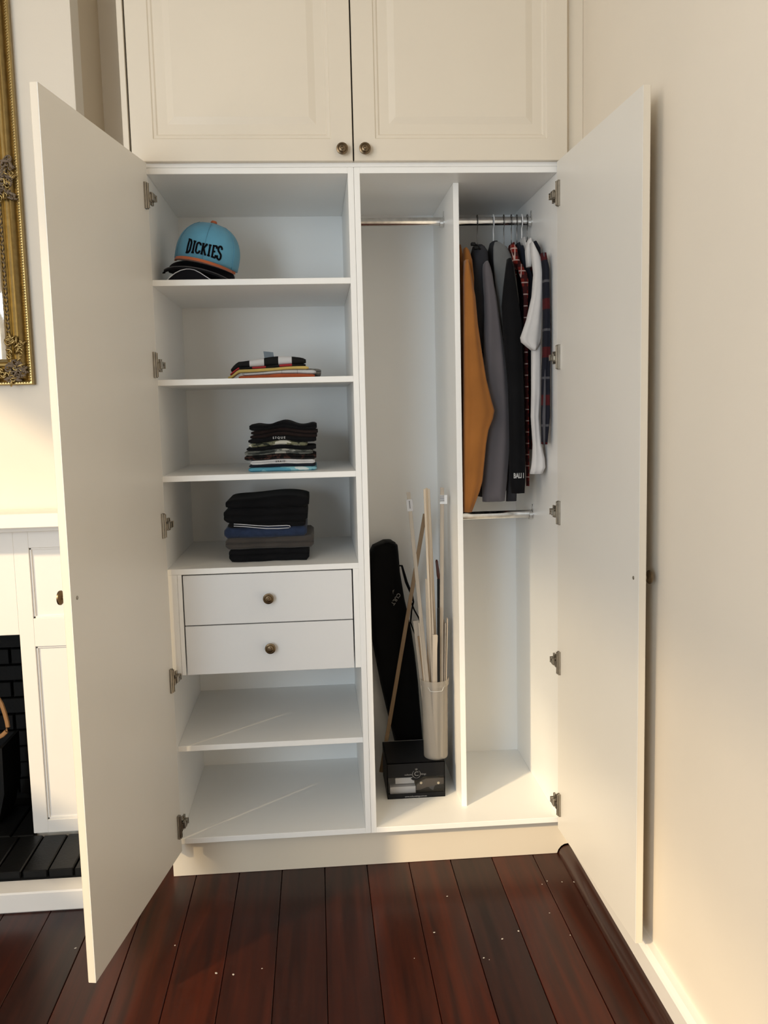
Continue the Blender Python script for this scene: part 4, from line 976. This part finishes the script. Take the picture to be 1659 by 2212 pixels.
stick('thin pale stick ending halfway up beside the tall bundle', (922, 1250), 0.2156, (927, 1470), 0.2232, 0.0098, 0.005, 'pale')
stick('thin grey-brown stick ending just under the halfway one', (927.5, 1306), 0.2502, (932, 1470), 0.2495, 0.0098, 0.005, 'greypine')
stick('wide grey flat stick leaning towards the black bag', (898.5, 1341), 0.2230, (913, 1470), 0.2258, 0.0182, 0.003, 'greypine')
stick('short square pale stick among the ones on the bag side', (907, 1345), 0.2049, (919, 1470), 0.2108, 0.0105, 0.005, 'pale')
stick('short narrow pale stick close to the wide grey flat one', (902, 1362), 0.2306, (915, 1470), 0.2313, 0.0098, 0.004, 'pale')
stick('shortest tan stick at the bag side of the tub', (906, 1374), 0.2091, (918, 1470), 0.2180, 0.0126, 0.005, 'tan')
stick('grey-tan flat stick standing behind the thick pale one', (929.5, 1366), 0.2407, (930, 1470), 0.2367, 0.0147, 0.004, 'greypine')
stick('thick pale batten at the front of the tub', (940, 1371), 0.2100, (940.5, 1470), 0.2000, 0.0175, 0.008, 'pale', bev=0.002)
for (u, v, ur, yb_, yr_, wk, lab, mt) in ((953.5, 1342, 952, 0.2087, 0.2256, 0.0036, 'flat pale stick with rounded top next to the partition', 'pale'), (957.5, 1338, 956, 0.2345, 0.2354, 0.0036, 'flat tan stick with rounded top between two lighter ones', 'tan'),
                                          (961.5, 1345, 960, 0.2177, 0.2183, 0.0036, 'flat grey stick with rounded top beside the tan one', 'greypine'), (966, 1335, 963.5, 0.2181, 0.2192, 0.0028, 'outermost thin flat stick with rounded top against the partition', 'pale')):
    stick(lab, (u, v), yb_, (ur, 1470), yr_, wk, 0.016, mt, None, 'flat_stick', 'stick', 0.0008)
stick('black strip standing between the battens and the rounded sticks', (947, 1313), 0.193, (947.5, 1470), 0.1926, 0.0084, 0.003, 'blackplastic', None, 'plastic_strip', 'strip')
# hand tool
HT = thing('hand_saw', (0.2245, 0.2405, TZ0 + 0.006), 'hand tool with dark red-brown wooden handle and thin blade among the sticks', 'saw', None)
p1 = atY(943, 1209, 0.271); p2 = atY(947.5, 1250, 0.267); p3 = Vector((0.2330, 0.2340, TZ0 + 0.008))
bm = bmesh.new(); tube(bm, [p1, p1.lerp(p2, 0.08), p1.lerp(p2, 0.4), p1.lerp(p2, 0.8), p2], [0.0035, 0.006, 0.0062, 0.0075, 0.006], 10, 0.7); link('handle', tomesh(bm), 'reddish', HT, smooth='all')
bm = bmesh.new(); tube(bm, [p2, p3], 0.0022, 4, 2.2); link('blade', tomesh(bm), 'blackplastic', HT)
o, xf, ln = stick('long thin tan stick leaning from the cabinet floor across the black bag', (918, 1110), 0.408, (838, 1580), 0.392, 0.0125, 0.006, 'tan', Z6 + 0.003, group=None)

# ------------------------------------------------------------------ paint flecks on the boards
bm = bmesh.new(); R = random.Random(21)
spots = [(1171, 1910), (1240, 1905), (1214, 1905), (1120, 2011), (1045, 2069), (1057, 2073), (938, 2014), (1085, 2028), (566, 2092), (467, 2102), (504, 2105), (895, 2070), (966, 1936), (1300, 1990), (1270, 1957), (1232, 2020), (378, 2042), (1182, 1903), (1187, 1972), (163, 2048)]
for (u, v) in spots:
    p = atZ(u, v, 0.0006); s_ = R.uniform(0.0012, 0.003)
    bmesh.ops.create_icosphere(bm, subdivisions=1, radius=1.0, matrix=Matrix.Translation(p) @ Matrix.Rotation(R.random() * 3, 4, 'Z') @ Matrix.Diagonal((s_ * 1.4, s_, 0.0006, 1)))
o = link('paint_flecks', tomesh(bm), 'fleck', None); o['kind'] = 'stuff'; tag(o, 'tiny pale paint flecks scattered on the dark floorboards', 'debris')
